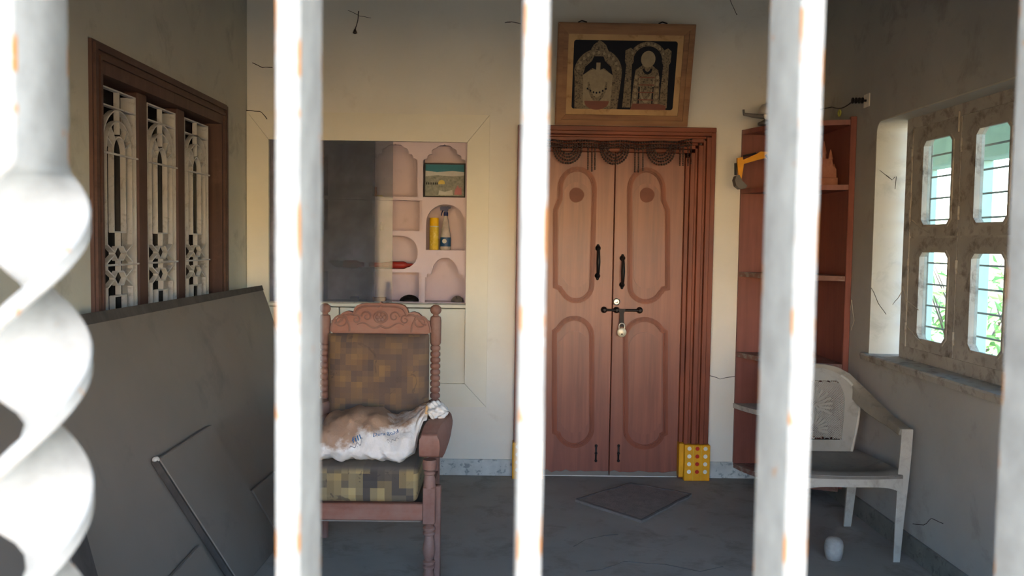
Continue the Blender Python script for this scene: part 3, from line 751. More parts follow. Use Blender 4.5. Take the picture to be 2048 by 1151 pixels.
# right leaf panels in crop pixels, left leaf mirrored about its own panel axis
up_r = arcpts(430, 235, 53, 62, 180, 0)+[(483, 268), (490, 284), (497, 300), (497, 545), (482, 548), (478, 556)]+arcpts(428, 540, 50, 48, -25, -180, 10)
up_l = arcpts(212, 230, 54, 60, 0, 180)+[(158, 265), (150, 282), (143, 300), (143, 540), (157, 545), (160, 552)]+arcpts(209, 535, 49, 50, -155, 0, 10)[0:]
lo_r = arcpts(424, 700, 60, 56, 180, 30)+[(478, 676), (490, 684), (490, 1002), (478, 1008)]+arcpts(424, 990, 60, 56, -30, -180)
lo_l = arcpts(203, 696, 55, 56, 0, 150)+[(152, 674), (140, 682), (140, 998), (152, 1004)]+arcpts(203, 985, 55, 56, -150, 0)
for s, outl in ((1, up_r), (0, up_l), (1, lo_r), (0, lo_l)):
    P = dedupe([crop4(*q) for q in outl])
    b = new(); strip(b, P, .030, 'xz', YL-.006, YL, True); strip(b, P, .018, 'xz', YL-.013, YL-.006, True); strip(b, P, .007, 'xz', YL-.017, YL-.013, True)
    mo = obj('panel_moulding', b, M['frame_wood'], leaves[s])
    c = sum((Vector(p) for p in P), Vector((0, 0)))/len(P)
    x0_, x1_ = min(p[0] for p in P), max(p[0] for p in P)
    Q = [c+(Vector(p)-c)*.80 for p in P]
    obj('raised_field', prism(new(), Q, 'xz', YL-.004, YL), M['door_wood'], leaves[s])
stain = flat('sandal_paste_smudge', (112, 58, 42), .45)
for s, cxp in ((0, 210), (1, 432)):
    q = crop4(cxp, 252); b = new()
    prism(b, [(q[0]+.045*math.cos(a)*(1+.03*math.sin(5*a+1)), q[1]+.045*math.sin(a)*(1+.04*math.cos(3*a))) for a in [i*6.283/28 for i in range(28)]], 'xz', YL-.0048, YL-.004)
    obj('smudge', b, stain, leaves[s])
# dust on the foot of the leaves
for s, (a, c) in enumerate(((lx0, lsm-.002), (lsm+.002, lx1))):
    n = 14; top = [(a+.002+(c-a-.004)*i/n, .035+.02*noise.noise(Vector((i*.7, s*5, 0)))) for i in range(n+1)]
    obj('foot_dust', prism(new(), [(c-.002, .01), (a+.002, .01)]+top, 'xz', YL-.005, YL), M['skirt_dark'] if False else M['slab'], leaves[s])
def handle(px, y0, y1, leaf):
    (x, za), (_, zb) = LP(px, y0), LP(px, y1)
    h = obj('pull_handle', tube(new(), [(x, YL-.012, za-.02), (x, YL-.035, za-.035), (x, YL-.042, (za+zb)/2), (x, YL-.035, zb+.035), (x, YL-.012, zb+.02)], [.007, .009, .012, .009, .007], 10), M['iron'], leaf, 50)
    for z, z2 in ((za-.018, za-.002), (zb+.018, zb)):
        b = new(); lathe(b, [(.017, 0), (.017, .006), (.010, .014), (.004, .02)], M=Matrix.Translation((x, YL+.001, z)) @ Matrix.Rotation(math.pi/2, 4, 'X'), seg=12)
        ball(b, (x, YL-.006, z2), .009, 8)
        obj('handle_rose', b, M['iron'], h, 50)
handle(1196, 490, 557, leaves[0]); handle(1245, 510, 575, leaves[1])
x, z = LP(1233, 603)
RX = Matrix.Rotation(math.pi/2, 4, 'X')
obj('cylinder_lock', lathe(new(), [(.022, 0), (.022, .004), (.017, .007), (.015, .004), (.009, .004), (.009, .010), (.003, .011)], M=Matrix.Translation((x, YL+.0005, z)) @ RX, seg=20), M['chrome'], leaves[1], 40)
(xa, z), (xb, _) = LP(1208, 619), LP(1279, 620)
bl = obj('slide_bolt', tube(new(), [(xa-.012, YL-.020, z), (xb+.012, YL-.020, z)], .008, 10), M['iron'], leaves[1], 50)
for x in (xa, xa+.075, xb): obj('bolt_bracket', lathe(new(), [(.020, 0), (.020, .006), (.014, .024), (.008, .032)], M=Matrix.Translation((x, YL+.0005, z)) @ RX, seg=14), M['iron'], bl, 50)
xh = LP(1242, 640)[0]; zh = LP(1242, 652)[1]
obj('hasp', prism(new(), [(xh-.022, z+.008), (xh+.022, z+.008), (xh+.012, z-.02), (xh+.014, zh), (xh-.014, zh), (xh-.012, z-.02)], 'xz', YL-.032, YL-.026), M['iron'], bl)
for s, px in ((0, 1192), (1, 1237)):
    xq, za = LP(px, 890); zb = LP(px, 920)[1]; b = new()
    box(b, xq-.005, xq+.005, YL-.010, YL+.0005, zb, za, .001)
    for zz in (za, (za+zb)/2, zb): ball(b, (xq, YL-.010, zz), .009, 8)
    obj('floor_bolt', b, M['iron'], leaves[s], 50)
# turmeric-painted feet of the jambs
for s, (a, c) in enumerate(((fxl-.006, fxl+.180), (fxr-.150, fxr+.006))):
    zt_ = at(1390, 890, 1, D-.09).z
    t = obj('painted_foot', box(new(), a, c, D-.085, D+.02, .001, zt_, .003), M['yellow'], dr)
    if s == 1: obj('foot_cheek', box(new(), a-.030, a-.001, D-.070, D, .02, zt_+.006, .002), M['yellow'], t)
    x0_ = a+.02; wc = (c-a-.04)
    for i in range(4):
        for j in range(3):
            xq = x0_+wc*(.08+.42*j); zq = zt_-.022-i*.047
            obj('dot', lathe(new(), [(.0125, 0), (.0125, .0008), (.009, .0014)], M=Matrix.Translation((xq, D-.0852, zq)) @ RX, seg=14), M['red_dot'] if j == 1 else M['white_dot'], t)
    for j in (.29, .71): obj('groove_line', box(new(), x0_+wc*j-.0012, x0_+wc*j+.0012, D-.0862, D-.085, .004, zt_-.004), M['can_gold'], t)
# padlock
xk, zk = LP(1242, 661)
pk = thing('padlock', (xk, YL-.030, zk-.03), 'round pale padlock hanging from the black door bolt', 'padlock')
obj('body', lathe(new(), [(.024, 0), (.028, .003), (.028, .017), (.024, .020)], M=Matrix.Translation((xk, YL-.022, zk-.006)) @ RX, seg=24), M['padlock'], pk, 40)
obj('shackle', tube(new(), [(xk-.016, YL-.032, zk+.01), (xk-.017, YL-.032, zk+.032)]+[(xk-.017*math.cos(a), YL-.032, zk+.032+.017*math.sin(a)) for a in [math.pi*i/10 for i in range(1, 10)]]+[(xk+.017, YL-.032, zk+.032), (xk+.016, YL-.032, zk+.01)], .0042, 8), M['chrome'], pk, 50)
obj('keyhole', lathe(new(), [(.005, 0), (.005, .001), (.003, .0012)], M=Matrix.Translation((xk, YL-.0421, zk-.016)) @ RX, seg=10), M['iron'], pk)

# bead garland over the door
YG = D-.078
gx0, gzz = bw(1060, 283, YG); gx1 = bw(1386, 283, YG)[0]
gd = thing('bead_garland', ((gx0+gx1)/2, YG, gzz), 'dark beaded garland with swags hanging across the top of the door', 'garland')
def beads(pts, r=.0078, gap=1.9):
    b = new(); P = [Vector(p) for p in pts]; acc = 0; last = P[0]
    ico = []
    def put(c):
        rr = bmesh.ops.create_icosphere(b, subdivisions=1, radius=r)
        for v in rr['verts']: v.co = v.co+c
    put(P[0])
    for q in P[1:]:
        d = q-last
        while d.length >= r*gap:
            last = last+d.normalized()*r*gap; put(last); d = q-last
    return b
def curve(n, f): return [f(i/n) for i in range(n+1)]
for dz in (0, -.018, -.034):
    obj('bead_string', beads(curve(60, lambda t: (gx0+(gx1-gx0)*t, YG-.004*(dz < -.02), gzz+dz+.012*abs(math.sin(t*14))-(.0 if t < .8 else -(t-.8)*.09)))), M['bead'], gd)
for px in (1135, 1229, 1322):
    xc = bw(px, 290, YG)[0]
    for r, dp in ((.084, .112), (.070, .094), (.056, .076), (.042, .058)):
        if px == 1040 and r > .07: pass
        obj('bead_swag', beads(curve(50, lambda t: (xc-r*math.cos(math.pi*t), YG-.006, gzz-.012-dp*math.sin(math.pi*t)**.8))), M['bead'], gd)
for px, yb in ((1083, 340), (1176, 340), (1184, 342), (1190, 338), (1270, 346), (1277, 344), (1286, 340), (1360, 331), (1366, 333), (1376, 332), (1382, 328)):
    (xa, _), zb = bw(px, 290, YG), bw(px, yb, YG)[1]
    obj('bead_strand', beads([(xa, YG-.003, gzz-.02), (xa+.002, YG-.003, zb)], .0055), M['bead'], gd)

# ------------------------------------------------------------------ framed print above the door
yb_, yt_ = D-.055, D-.225
pbl, pbr = at(1107, 249, 1, yb_), at(1371, 249, 1, yb_); ptl, ptr = at(1119, 43, 1, yt_), at(1395, 50, 1, yt_)
zb_ = fzt+.004
wP = ((pbr-pbl).length+(ptr-ptl).length)/2
hP = math.hypot((ptl.z+ptr.z)/2-zb_, yb_-yt_)
tilt = math.atan2(yb_-yt_, (ptl.z+ptr.z)/2-zb_)
cxP = (pbl.x+pbr.x+ptl.x+ptr.x)/4
PM = Matrix.Translation((cxP, yb_, zb_)) @ Matrix.Rotation(tilt, 4, 'X')
fp = thing('framed_print', (cxP, yb_, zb_), 'weathered wooden framed devotional print leaning forward on the door lintel', 'picture')
def fpo(name, bm, m, par=None): bmesh.ops.transform(bm, matrix=PM, verts=bm.verts); return obj(name, bm, m, par or fp)
fw = .062
for i, q in enumerate(([(-wP/2, 0), (wP/2, 0), (wP/2-fw, fw), (-wP/2+fw, fw)], [(wP/2, 0), (wP/2, hP), (wP/2-fw, hP-fw), (wP/2-fw, fw)],
                       [(wP/2, hP), (-wP/2, hP), (-wP/2+fw, hP-fw), (wP/2-fw, hP-fw)], [(-wP/2, hP), (-wP/2, 0), (-wP/2+fw, fw), (-wP/2+fw, hP-fw)])):
    g = Vector(((q[0][0]+q[1][0]+q[2][0]+q[3][0])/4, (q[0][1]+q[1][1]+q[2][1]+q[3][1])/4))
    b = new(); prism(b, [g+(Vector(p)-g)*.998 for p in q], 'xz', -.012, .018)
    a, c = Vector(q[0])*.5+Vector(q[3])*.5, Vector(q[1])*.5+Vector(q[2])*.5
    mid = (Vector(q[0])+Vector(q[1]))/2; inn = (g-mid).normalized()
    o0 = Vector(q[0])+(Vector(q[3])-Vector(q[0]))*.12; o1 = Vector(q[1])+(Vector(q[2])-Vector(q[1]))*.12
    i0 = Vector(q[0])+(Vector(q[3])-Vector(q[0]))*.55; i1 = Vector(q[1])+(Vector(q[2])-Vector(q[1]))*.55
    prism(b, [o0, o1, i1, i0], 'xz', -.022, -.012)
    fpo('frame_side', b, M['pic_frame'])
fpo('backing', prism(new(), rect(-wP/2+.01, wP/2-.01, .01, hP-.01), 'xz', .004, .016), M['pic_frame'])
fpo('mount', prism(new(), rect(-wP/2+fw-.004, wP/2-fw+.004, fw-.004, hP-fw+.004), 'xz', -.002, .004), M['pic_mount'])
iw, ih, im = wP-2*fw-.066, hP-2*fw-.066, fw+.033
def q2(u, v): return ((u-.5)*iw, im+v*ih)
def rr(x0, x1, z0, z1, r, n=5):
    out = []
    for cx, cz, a0 in ((x1-r, z0+r, -90), (x1-r, z1-r, 0), (x0+r, z1-r, 90), (x0+r, z0+r, 180)):
        for i in range(n+1):
            a = math.radians(a0+90*i/n); out.append((cx+r*math.cos(a), cz+r*math.sin(a)))
    return out
pr = fpo('print', prism(new(), rr(-iw/2, iw/2, im, im+ih, .015), 'xz', -.0026, -.002), M['pic_dark'])
def shp(name, pts, m, d=.0004): return fpo(name, prism(new(), [q2(*p) for p in pts], 'xz', -.0026-d, -.0026), m, pr)
def ell(cx, cy, rx, ry, a0=0, a1=360, n=24): return [(cx+rx*math.cos(math.radians(a0+(a1-a0)*i/n)), cy+ry*math.sin(math.radians(a0+(a1-a0)*i/n))) for i in range(n+(a1-a0 < 360))]
def ringarc(cx, cy, rx, ry, k, a0, a1): return ell(cx, cy, rx, ry, a0, a1)+ell(cx, cy, rx*k, ry*k, a0, a1)[::-1]
# left: broad canopy arch with ornate mass below; right: pillared arch with garlanded form
shp('printed_arch', [(.03, .0), (.02, .45)]+ell(.245, .52, .235, .36, 172, 8)+[(.475, .45), (.45, 0)], M['pic_gold'])
shp('printed_finial', [(.15, .82), (.19, .93), (.22, .97), (.245, 1.0), (.28, .97), (.31, .93), (.345, .82)], M['pic_gold'], .0006)
shp('printed_shadow', [(.10, .50), (.12, .62), (.18, .70), (.2, .77), (.29, .77), (.31, .70), (.37, .62), (.39, .50), (.30, .60), (.245, .56), (.19, .60)], M['pic_dark'], .0008)
shp('printed_drape', [(.11, .05), (.10, .5), (.19, .58), (.3, .58), (.39, .5), (.38, .05)], M['pic_gold2'], .0006)
shp('printed_garland', ringarc(.245, .45, .10, .34, .80, 190, 350), M['pic_gold'], .0009)
shp('printed_pendant', [(.225, .55), (.265, .55), (.265, .68), (.225, .68)], M['pic_gold2'], .001)
shp('printed_base', ell(.245, .11, .12, .12, 180, 360)+[(.365, .12), (.125, .12)], M['pic_red'], .001)
for x in (.53, .89): shp('printed_pillar', [(x-.03, .03), (x+.05, .03), (x+.04, .66), (x+.055, .70), (x+.055, .86), (x+.02, .9), (x-.03, .86), (x-.03, .70), (x-.015, .66)], M['pic_gold'])
shp('printed_canopy', ringarc(.72, .72, .185, .27, .76, 10, 170), M['pic_gold'])
shp('printed_robe', [(.585, .04), (.60, .45), (.61, .58), (.68, .66), (.76, .66), (.83, .58), (.85, .45), (.86, .04)], M['pic_gold'], .0006)
shp('printed_halo', ell(.725, .74, .07, .12), M['pic_gold2'], .0008)
shp('printed_collar', ringarc(.725, .62, .05, .10, .6, 190, 350), M['pic_dark'], .001)
shp('printed_sash', ringarc(.725, .5, .075, .40, .88, 185, 355), M['pic_gold2'], .001)
for x in (.62, .83):
    for i in range(5): shp('printed_tassel', ell(x, .1+i*.095, .016, .03, n=10), M['pic_gold2'], .001)
for x in (.655, .79): shp('printed_fold', [(x-.006, .06), (x+.006, .06), (x+.008, .34), (x-.008, .34)], M['pic_dark'], .001)
for i in range(11):
    a = math.radians(15+150*i/10); shp('printed_leaf', ell(.245+.20*math.cos(a), .52+.305*math.sin(a), .014, .026, n=8), M['pic_gold2'], .0007)
for i in range(7): shp('printed_bead', ell(.15+.03*i, .30-.06*math.sin(math.pi*i/6), .009, .016, n=8), M['pic_dark'], .0011)
for i in range(7):
    a = math.radians(25+130*i/6); shp('printed_leaf', ell(.72+.163*math.cos(a), .72+.238*math.sin(a), .011, .02, n=8), M['pic_gold2'], .0007)
for i in range(4): shp('printed_band', [(.65, .14+i*.11), (.80, .14+i*.11), (.80, .155+i*.11), (.65, .155+i*.11)], M['pic_red'], .0012)
shp('printed_plinth', [(.58, 0), (.93, 0), (.93, .06), (.86, .09), (.6, .09)], M['pic_red'], .0011)
b = new()
for x in (-.26, .2): fpo('hanger', tube(new(), [(x-.02, .0, hP+.001), (x, -.006, hP+.010), (x+.03, .0, hP+.002)], .004, 6), M['iron'])

# ------------------------------------------------------------------ corner shelf
SX, SY = 1.435, 4.628
cs = thing('corner_shelf', (SX+.24, SY+.26, 0), 'red-brown wooden corner shelf with curved boards beside the door', 'shelf')
obj('back_board', box(new(), SX, XR-.021, D-.020, D-.001, .085, 2.12), M['shelf_red'], cs)
obj('side_board', box(new(), XR-.020, XR-.001, SY+.026, D-.001, .085, 2.12), M['shelf_red'], cs)
obj('edge_post', box(new(), XR-.034, XR-.001, SY, SY+.026, .085, 2.135, .003), M['shelf_red'], cs)
def sh_out(k=.42, ex=0):
    A, B = Vector((SX-ex, D-.022)), Vector((XR-.036, SY+.004)); Cc = A.lerp(B, .5).lerp(Vector((SX, SY)), k*2)
    q = [A*(1-t)**2+Cc*2*t*(1-t)+B*t*t for t in [i/20 for i in range(21)]]
    return q+[Vector((XR-.022, SY+.03)), Vector((XR-.022, D-.022))]
for z, m in ((2.118, 'shelf_red'), (1.766, 'shelf_red'), (1.268, 'shelf_dusty'), (.782, 'shelf_dusty'), (.467, 'shelf_grey'), (.098, 'shelf_dusty')):
    obj('shelf_board', prism(new(), sh_out(.30, .012 if z < .5 and z > .2 else 0), 'xy', z-.028, z), M[m], cs)

# toy excavator on the second board
ze = 1.767
def ex(px, py, Y=4.93): p = at(px, py, 1, Y); return (p.x, p.z)
xe = thing('toy_excavator', (1.60, 4.93, ze), 'yellow toy excavator with raised boom and bucket on upper shelf', 'toy')
boom = [ex(1545, 304), ex(1520, 303), ex(1512, 308), ex(1490, 318), ex(1484, 320), ex(1486, 328), ex(1514, 320), ex(1530, 316), ex(1560, 326), ex(1600, 352), ex(1604, 342), ex(1570, 316)]
obj('boom', prism(new(), boom, 'xz', 4.92, 4.94), M['toy_yellow'], xe)
stick = [ex(1474, 316), ex(1484, 314), ex(1487, 326), ex(1482, 358), ex(1477, 360), ex(1474, 330)]
obj('stick', prism(new(), stick, 'xz', 4.918, 4.942), M['toy_yellow'], xe)
for qa, qb, yy, rr_ in (((1471, 326), (1471, 350), 4.93, .007), ((1486, 312), (1512, 306), 4.93, .005), ((1530, 310), (1541, 330), 4.915, .006)):
    a_, c_ = ex(*qa), ex(*qb); obj('hydraulic_ram', tube(new(), [(a_[0], yy, a_[1]), (c_[0], yy, c_[1])], rr_, 8), M['iron'], xe, 50)
bk = [ex(1470, 352), ex(1476, 350), ex(1482, 362), ex(1492, 372), ex(1488, 377), ex(1478, 378), ex(1470, 372), ex(1467, 360)]
obj('bucket', prism(new(), bk, 'xz', 4.90, 4.96), M['toy_grey'], xe)
obj('body', box(new(), 1.615, 1.75, 4.86, 4.99, ze+.05, ze+.12, .01, 2), M['toy_yellow'], xe)
obj('cab', box(new(), 1.62, 1.68, 4.87, 4.93, ze+.121, ze+.19, .008, 2), M['toy_yellow'], xe)
for y in (4.86, 4.965): obj('track', prism(new(), rr(1.60, 1.77, ze+.001, ze+.049, .022), 'xz', y, y+.028), M['iron'], xe)
# clay castle
pX = at(1650, 370, 1, 4.84).x
ct = thing('clay_castle', (pX+.0, 4.84, ze), 'dusty clay castle model with turrets on the upper shelf', 'ornament')
b = new(); box(b, pX-.06, pX+.055, 4.79, 4.89, ze+.001, ze+.05, .004); obj('base', b, M['terracotta'], ct)
obj('tower', prism(new(), [(pX-.05, ze+.05), (pX+.048, ze+.05), (pX+.046, ze+.1), (pX+.03, ze+.11), (pX+.02, ze+.15), (pX-.045, ze+.16)], 'xz', 4.80, 4.88), M['terracotta'], ct)
for dx, h, r in ((-.02, .255, .013), (.018, .21, .012), (.040, .13, .010), (-.045, .2, .012)):
    obj('turret', lathe(new(), [(r, .1), (r, h*.72-.0), (r*1.25, h*.74), (r*.4, h*.95), (r*.1, h)], (pX+dx, 4.82, ze), 10), M['terracotta'], ct, 40)
# lamp lying on top of the shelf
YLp = 4.9; zl = 2.119
hx, hz_ = bw(1535, 222, YLp)
lm = thing('old_lamp', (hx, YLp, zl), 'old lamp with domed pale shade and bent grey arm on top of corner shelf', 'lamp')
obj('arm', tube(new(), [(*bw(1487, 219, YLp)[:1], YLp, bw(1487, 219, YLp)[1]), (bw(1488, 228, YLp)[0], YLp, bw(1488, 228, YLp)[1]), (bw(1505, 231, YLp)[0], YLp, bw(1505, 231, YLp)[1]), (bw(1532, 234, YLp)[0], YLp, bw(1532, 234, YLp)[1]), (hx+.03, YLp, bw(1540, 238, YLp)[1])], [.006, .009, .012, .014, .014], 8), M['toy_grey'], lm, 50)
obj('shade', lathe(new(), [(.052, -.01), (.056, 0), (.052, .025), (.036, .046), (.012, .055)], (hx, YLp-.01, hz_-.012), 20), M['shade'], lm, 40)
obj('bulb', ball(new(), (hx, YLp-.01, hz_-.026), .026, 12), M['white_dot'], lm, 60)
obj('base', lathe(new(), [(.05, 0), (.05, .012), (.03, .022), (.014, .03), (.014, max(.04, hz_-zl-.03))], (hx, YLp+.01, zl+.001), 16), M['toy_grey'], lm, 40)
# bracket on the right wall with its wire
q = at(1735, 201, 0, XR)
hk = thing('wall_bracket', (XR, q.y, q.z), 'black insulated wire bracket on white plate high on right wall', 'bracket')
obj('plate', box(new(), XR-.006, XR-.0005, q.y-.035, q.y+.035, q.z-.035, q.z+.035, .002), M['white_dot'], hk)
b = new(); tube(b, [(XR-.006, q.y, q.z), (XR-.05, q.y+.01, q.z)], .006, 8)
for i in range(4): lathe(b, [(.010, 0), (.016, .002), (.016, .008), (.010, .010)], M=Matrix.Translation((XR-.022-i*.016, q.y+.003*i, q.z)) @ Matrix.Rotation(-math.pi/2, 4, 'Y'), seg=10)
obj('insulator', b, M['iron'], hk, 50)
p0 = Vector((XR-.075, q.y+.012, q.z-.004)); p1 = at(1664, 214, 0, XR-.06); p2 = Vector((hx+.05, YLp, hz_+.0))
tag(obj('wire', tube(new(), [p0.lerp(p1, t)+Vector((0, 0, -.02*math.sin(math.pi*t))) for t in [i/8 for i in range(9)]]+[p1.lerp(p2, t)+Vector((0, 0, -.012*math.sin(math.pi*t))) for t in [i/8 for i in range(1, 9)]], .0028, 6), M['iron']), 'thin dark wire from wall bracket to the lamp on the shelf', 'wire')
q = at(1681, 226, 0, XR)
b = new(); tube(b, [(XR-.006, q.y+.016*math.cos(a), q.z+.016*math.sin(a)) for a in [i*6.283/16 for i in range(16)]], .005, 8, True)
tag(obj('plastic_ring', b, M['ring'], smooth=60), 'small lime ring on the right wall above the corner shelf', 'ring')

# ------------------------------------------------------------------ carved armchair
AX = -.577
ac = thing('carved_armchair', (AX, 3.75, 0), 'carved wooden armchair with dusty patchwork cushions, white sack on its seat', 'armchair')
YB = 4.03
# back posts
px_r, px_l = -.310, -.834
def post(x):
    b = new(); zt_ = 1.112
    prof = [(.018, .05), (.024, .12), (.026, .3), (.026, .60)]
    z = .62
    for i in range(11):
        prof += [(.016, z), (.023, z+.006), (.024, z+.014), (.023, z+.022), (.016, z+.028)]; z += .0285
    prof += [(.020, z), (.026, z+.01), (.027, 1.05), (.024, 1.068), (.014, 1.074), (.013, 1.08), (.022, 1.086), (.027, 1.098), (.024, 1.115), (.012, 1.124), (.002, 1.126)]
    prof = [(.018, 0)]+prof
    lathe(b, prof, (x, YB, 0), 14); return b
for x in (px_r, px_l): obj('back_post', post(x), M['arm_wood'], ac, 45)
def c3(cx, cy): return bw(640+.2172*cx, 590+.2172*cy, YB-.02)
half = [(1012, 352), (1012, 242), (972, 232), (940, 196), (905, 166), (865, 153), (835, 157), (815, 166), (803, 128), (780, 100), (745, 84), (690, 76), (620, 74), (575, 74), (560, 62)]
hp = [c3(*p) for p in half]; cx_ = c3(560, 62)[0]
outl = hp+[(2*cx_-x, z) for x, z in hp[::-1]][1:]
outl = [(x, min(z, 5)) for x, z in outl]
outl = outl[:-1]+[(2*cx_-hp[0][0], hp[0][1])]
cr = obj('crest_rail', prism(new(), dedupe(outl), 'xz', YB-.022, YB+.018), M['arm_wood_h'], ac)
b = new(); inner = [(cx_+(x-cx_)*.93, z-.014) for x, z in outl[1:-1]]
tube(b, [(x, YB-.022, z) for x, z in inner], .006, 6)
zc0 = c3(560, 200)[1]
tube(b, [(cx_+.03*math.cos(a), YB-.023, zc0+.026*math.sin(a)) for a in [i*6.283/20 for i in range(20)]], .006, 6, True)
for i in range(6):
    a = i*1.047; ball(b, (cx_+.016*math.cos(a), YB-.023, zc0+.014*math.sin(a)), .011, 8, (1, .5, 1))
for s in (-1, 1):
    for k_, (ox, oz, r0) in enumerate(((.065, .002, .026), (.115, -.012, .022), (.190, -.020, .034))):
        tube(b, [(cx_+s*(ox+r0*(1-t*.75)*math.cos(7.5*t+k_)), YB-.023, zc0+oz+r0*(1-t*.75)*math.sin(7.5*t+k_)) for t in [i/22 for i in range(23)]], [.005*(1-.4*i/22) for i in range(23)], 6)
    tube(b, [(cx_+s*(.19+.045*math.cos(a)), YB-.022, c3(560, 345)[1]+.005+.075*math.sin(a)) for a in [math.pi*i/12 for i in range(13)]], .005, 6)
    tube(b, [(cx_+s*t*.11, YB-.023, zc0-.04-.012*math.sin(t*6)) for t in [i/12 for i in range(13)]], [.006-.003*i/12 for i in range(13)], 6)
obj('carving', b, M['arm_wood'], cr, 50)
# back cushion
bx0, bx1 = px_l+.026, px_r-.026
def pillow(x0, x1, y0, y1, z0, z1, bulge, n=14, e=.06):
    b = new()
    def sh(t): return 1-abs(2*t-1)**6
    for side in (0, 1):
        def f(u, v):
            k_ = (sh(u)*sh(v))**.5
            yy = (y0+(-bulge if side == 0 else 0)*k_*.9) if side == 0 else y1
            yy = (y0+y1)/2+(yy-(y0+y1)/2)*(.25+.75*k_)
            return Vector((x0+(x1-x0)*u, yy+.004*noise.noise(Vector((u*9, v*9, side)))*k_, z0+(z1-z0)*v))
        surf(b, f, n, n)
    bmesh.ops.remove_doubles(b, verts=b.verts, dist=1e-5); es = [e for e in b.edges if e.is_boundary]
    bmesh.ops.bridge_loops(b, edges=es) if es else None
    bmesh.ops.recalc_face_normals(b, faces=b.faces); return b
obj('back_cushion', pillow(bx0, bx1, YB-.085, YB-.005, .47, c3(560, 352)[1], .025, 24), M['cushion'], ac, 60)
obj('back_panel', box(new(), bx0+.01, bx1-.01, YB-.004, YB+.012, .40, c3(560, 352)[1]+.01), M['arm_wood_h'], ac)
# seat
rz = .262, .333
sx0, sx1 = AX-.285, AX+.285
obj('seat_rail', box(new(), sx0+.02, sx1-.02, 3.49, 3.525, rz[0], rz[1], .004), M['arm_wood_h'], ac)
for s in (-1, 1): obj('side_rail', box(new(), AX+s*.272-.015, AX+s*.272+.015, 3.56, YB-.02, rz[0]+.01, rz[1]), M['arm_wood'], ac)
obj('rear_rail', box(new(), AX-.235, AX+.235, YB-.02, YB+.01, rz[0], rz[1]), M['arm_wood'], ac)
obj('seat_base', box(new(), AX-.25, AX+.25, 3.53, YB-.03, rz[0]-.018, rz[0]+.02), M['slab'], ac)
obj('stretcher', box(new(), AX-.25, AX+.25, 3.56, 3.585, .235, .252, .003), M['slab'], ac)
sc_b = new(); box(sc_b, sx0+.045, sx1-.045, 3.495, YB-.095, rz[1]+.001, .485, .028, 4)
bmesh.ops.subdivide_edges(sc_b, edges=[e for e in sc_b.edges if e.calc_length() > .2], cuts=8)
obj('seat_cushion', sc_b, M['cushion_front'], ac, 60)
# arms: scrolled front, bowed outwards
def arm(s):
    b = new(); n = 16
    top, thick = .662, .05
    stations = []
    for i in range(n+1):
        t = i/n; y = 3.50+(YB-.02-3.50)*t
        xo = .040*math.sin(math.pi*min(1, t*1.15))*(1 if t < .87 else .9)
        xc = AX+s*(.288+xo-.03*t)
        stations.append((xc, y))
    # side profile swept along stations: slab with scroll at the front
    w = .041
    def zlow(t): return .52+.10*min(1, max(0, (t-.1)/.35))**.8
    def ztop(t): return .662-.05*max(0, (1-t/.12))**2*.55+.012*t
    rows = []
    for (x, y), t in zip(stations, [i/n for i in range(n+1)]):
        k_ = 1+.25*math.sin(math.pi*min(1, t*1.3))
        pr_ = []
        zl_, zt_ = zlow(t), ztop(t)
        if t == 0: zl_ += .012
        for (a, h) in ((-w, 0), (-w*1.02, .35), (-w, .8), (-w*.8, 1), (w*.8*k_, 1), (w*k_, .8), (w*1.08*k_, .4), (w*k_, 0)):
            pr_.append(b.verts.new((x+s*a, y, zl_+(zt_-zl_)*h)))
        rows.append(pr_)
    for A, B in zip(rows, rows[1:]):
        for k2 in range(8): b.faces.new((A[k2], A[(k2+1) % 8], B[(k2+1) % 8], B[k2]))
    # rounded nose
    nose = []
    for j in range(1, 5):
        a = math.pi/2*j/4; pr_ = []
        for v in rows[0]:
            zc_ = .591; pr_.append(b.verts.new((v.co.x, 3.50-.035*math.sin(a), zc_+(v.co.z-zc_)*(math.cos(a)*.25+.75))))
        nose.append(pr_)
    prev = rows[0]
    for A in nose:
        for k2 in range(8): b.faces.new((prev[k2], A[k2], A[(k2+1) % 8], prev[(k2+1) % 8]))
        prev = A
    b.faces.new(prev); b.faces.new(rows[-1]); bmesh.ops.recalc_face_normals(b, faces=b.faces)
    return b
def leg(s):
    x = AX+s*.288; b = new()
    lathe(b, [(.028, .519), (.031, .50), (.028, .478), (.018, .472), (.024, .468), (.024, .458), (.019, .454), (.024, .44), (.026, .40)], (x, 3.505, 0), 14)
    return b
def leg_low(s):
    x = AX+s*.288; b = new()
    box(b, x-.026, x+.026, 3.480, 3.535, rz[0]-.012, .405, .003)
    lathe(b, [(.020, .25), (.016, .238), (.026, .232), (.026, .222), (.018, .218), (.026, .212), (.026, .203), (.017, .198), (.022, .17), (.027, .14), (.024, .115), (.016, .092), (.026, .088), (.026, .078), (.018, .074), (.026, .068), (.026, .06), (.017, .056), (.024, .03), (.020, 0)], (x, 3.505, 0), 14)
    box(b, x+.018, x+.046, 3.522, 3.56, .001, .40, .003)
    return b
for s in (1, -1):
    obj('armrest', arm(s), M['arm_wood'], ac, 40)
    obj('arm_support', leg(s), M['arm_wood'], ac, 45)
    obj('leg', leg_low(s), M['arm_wood'], ac, 45)

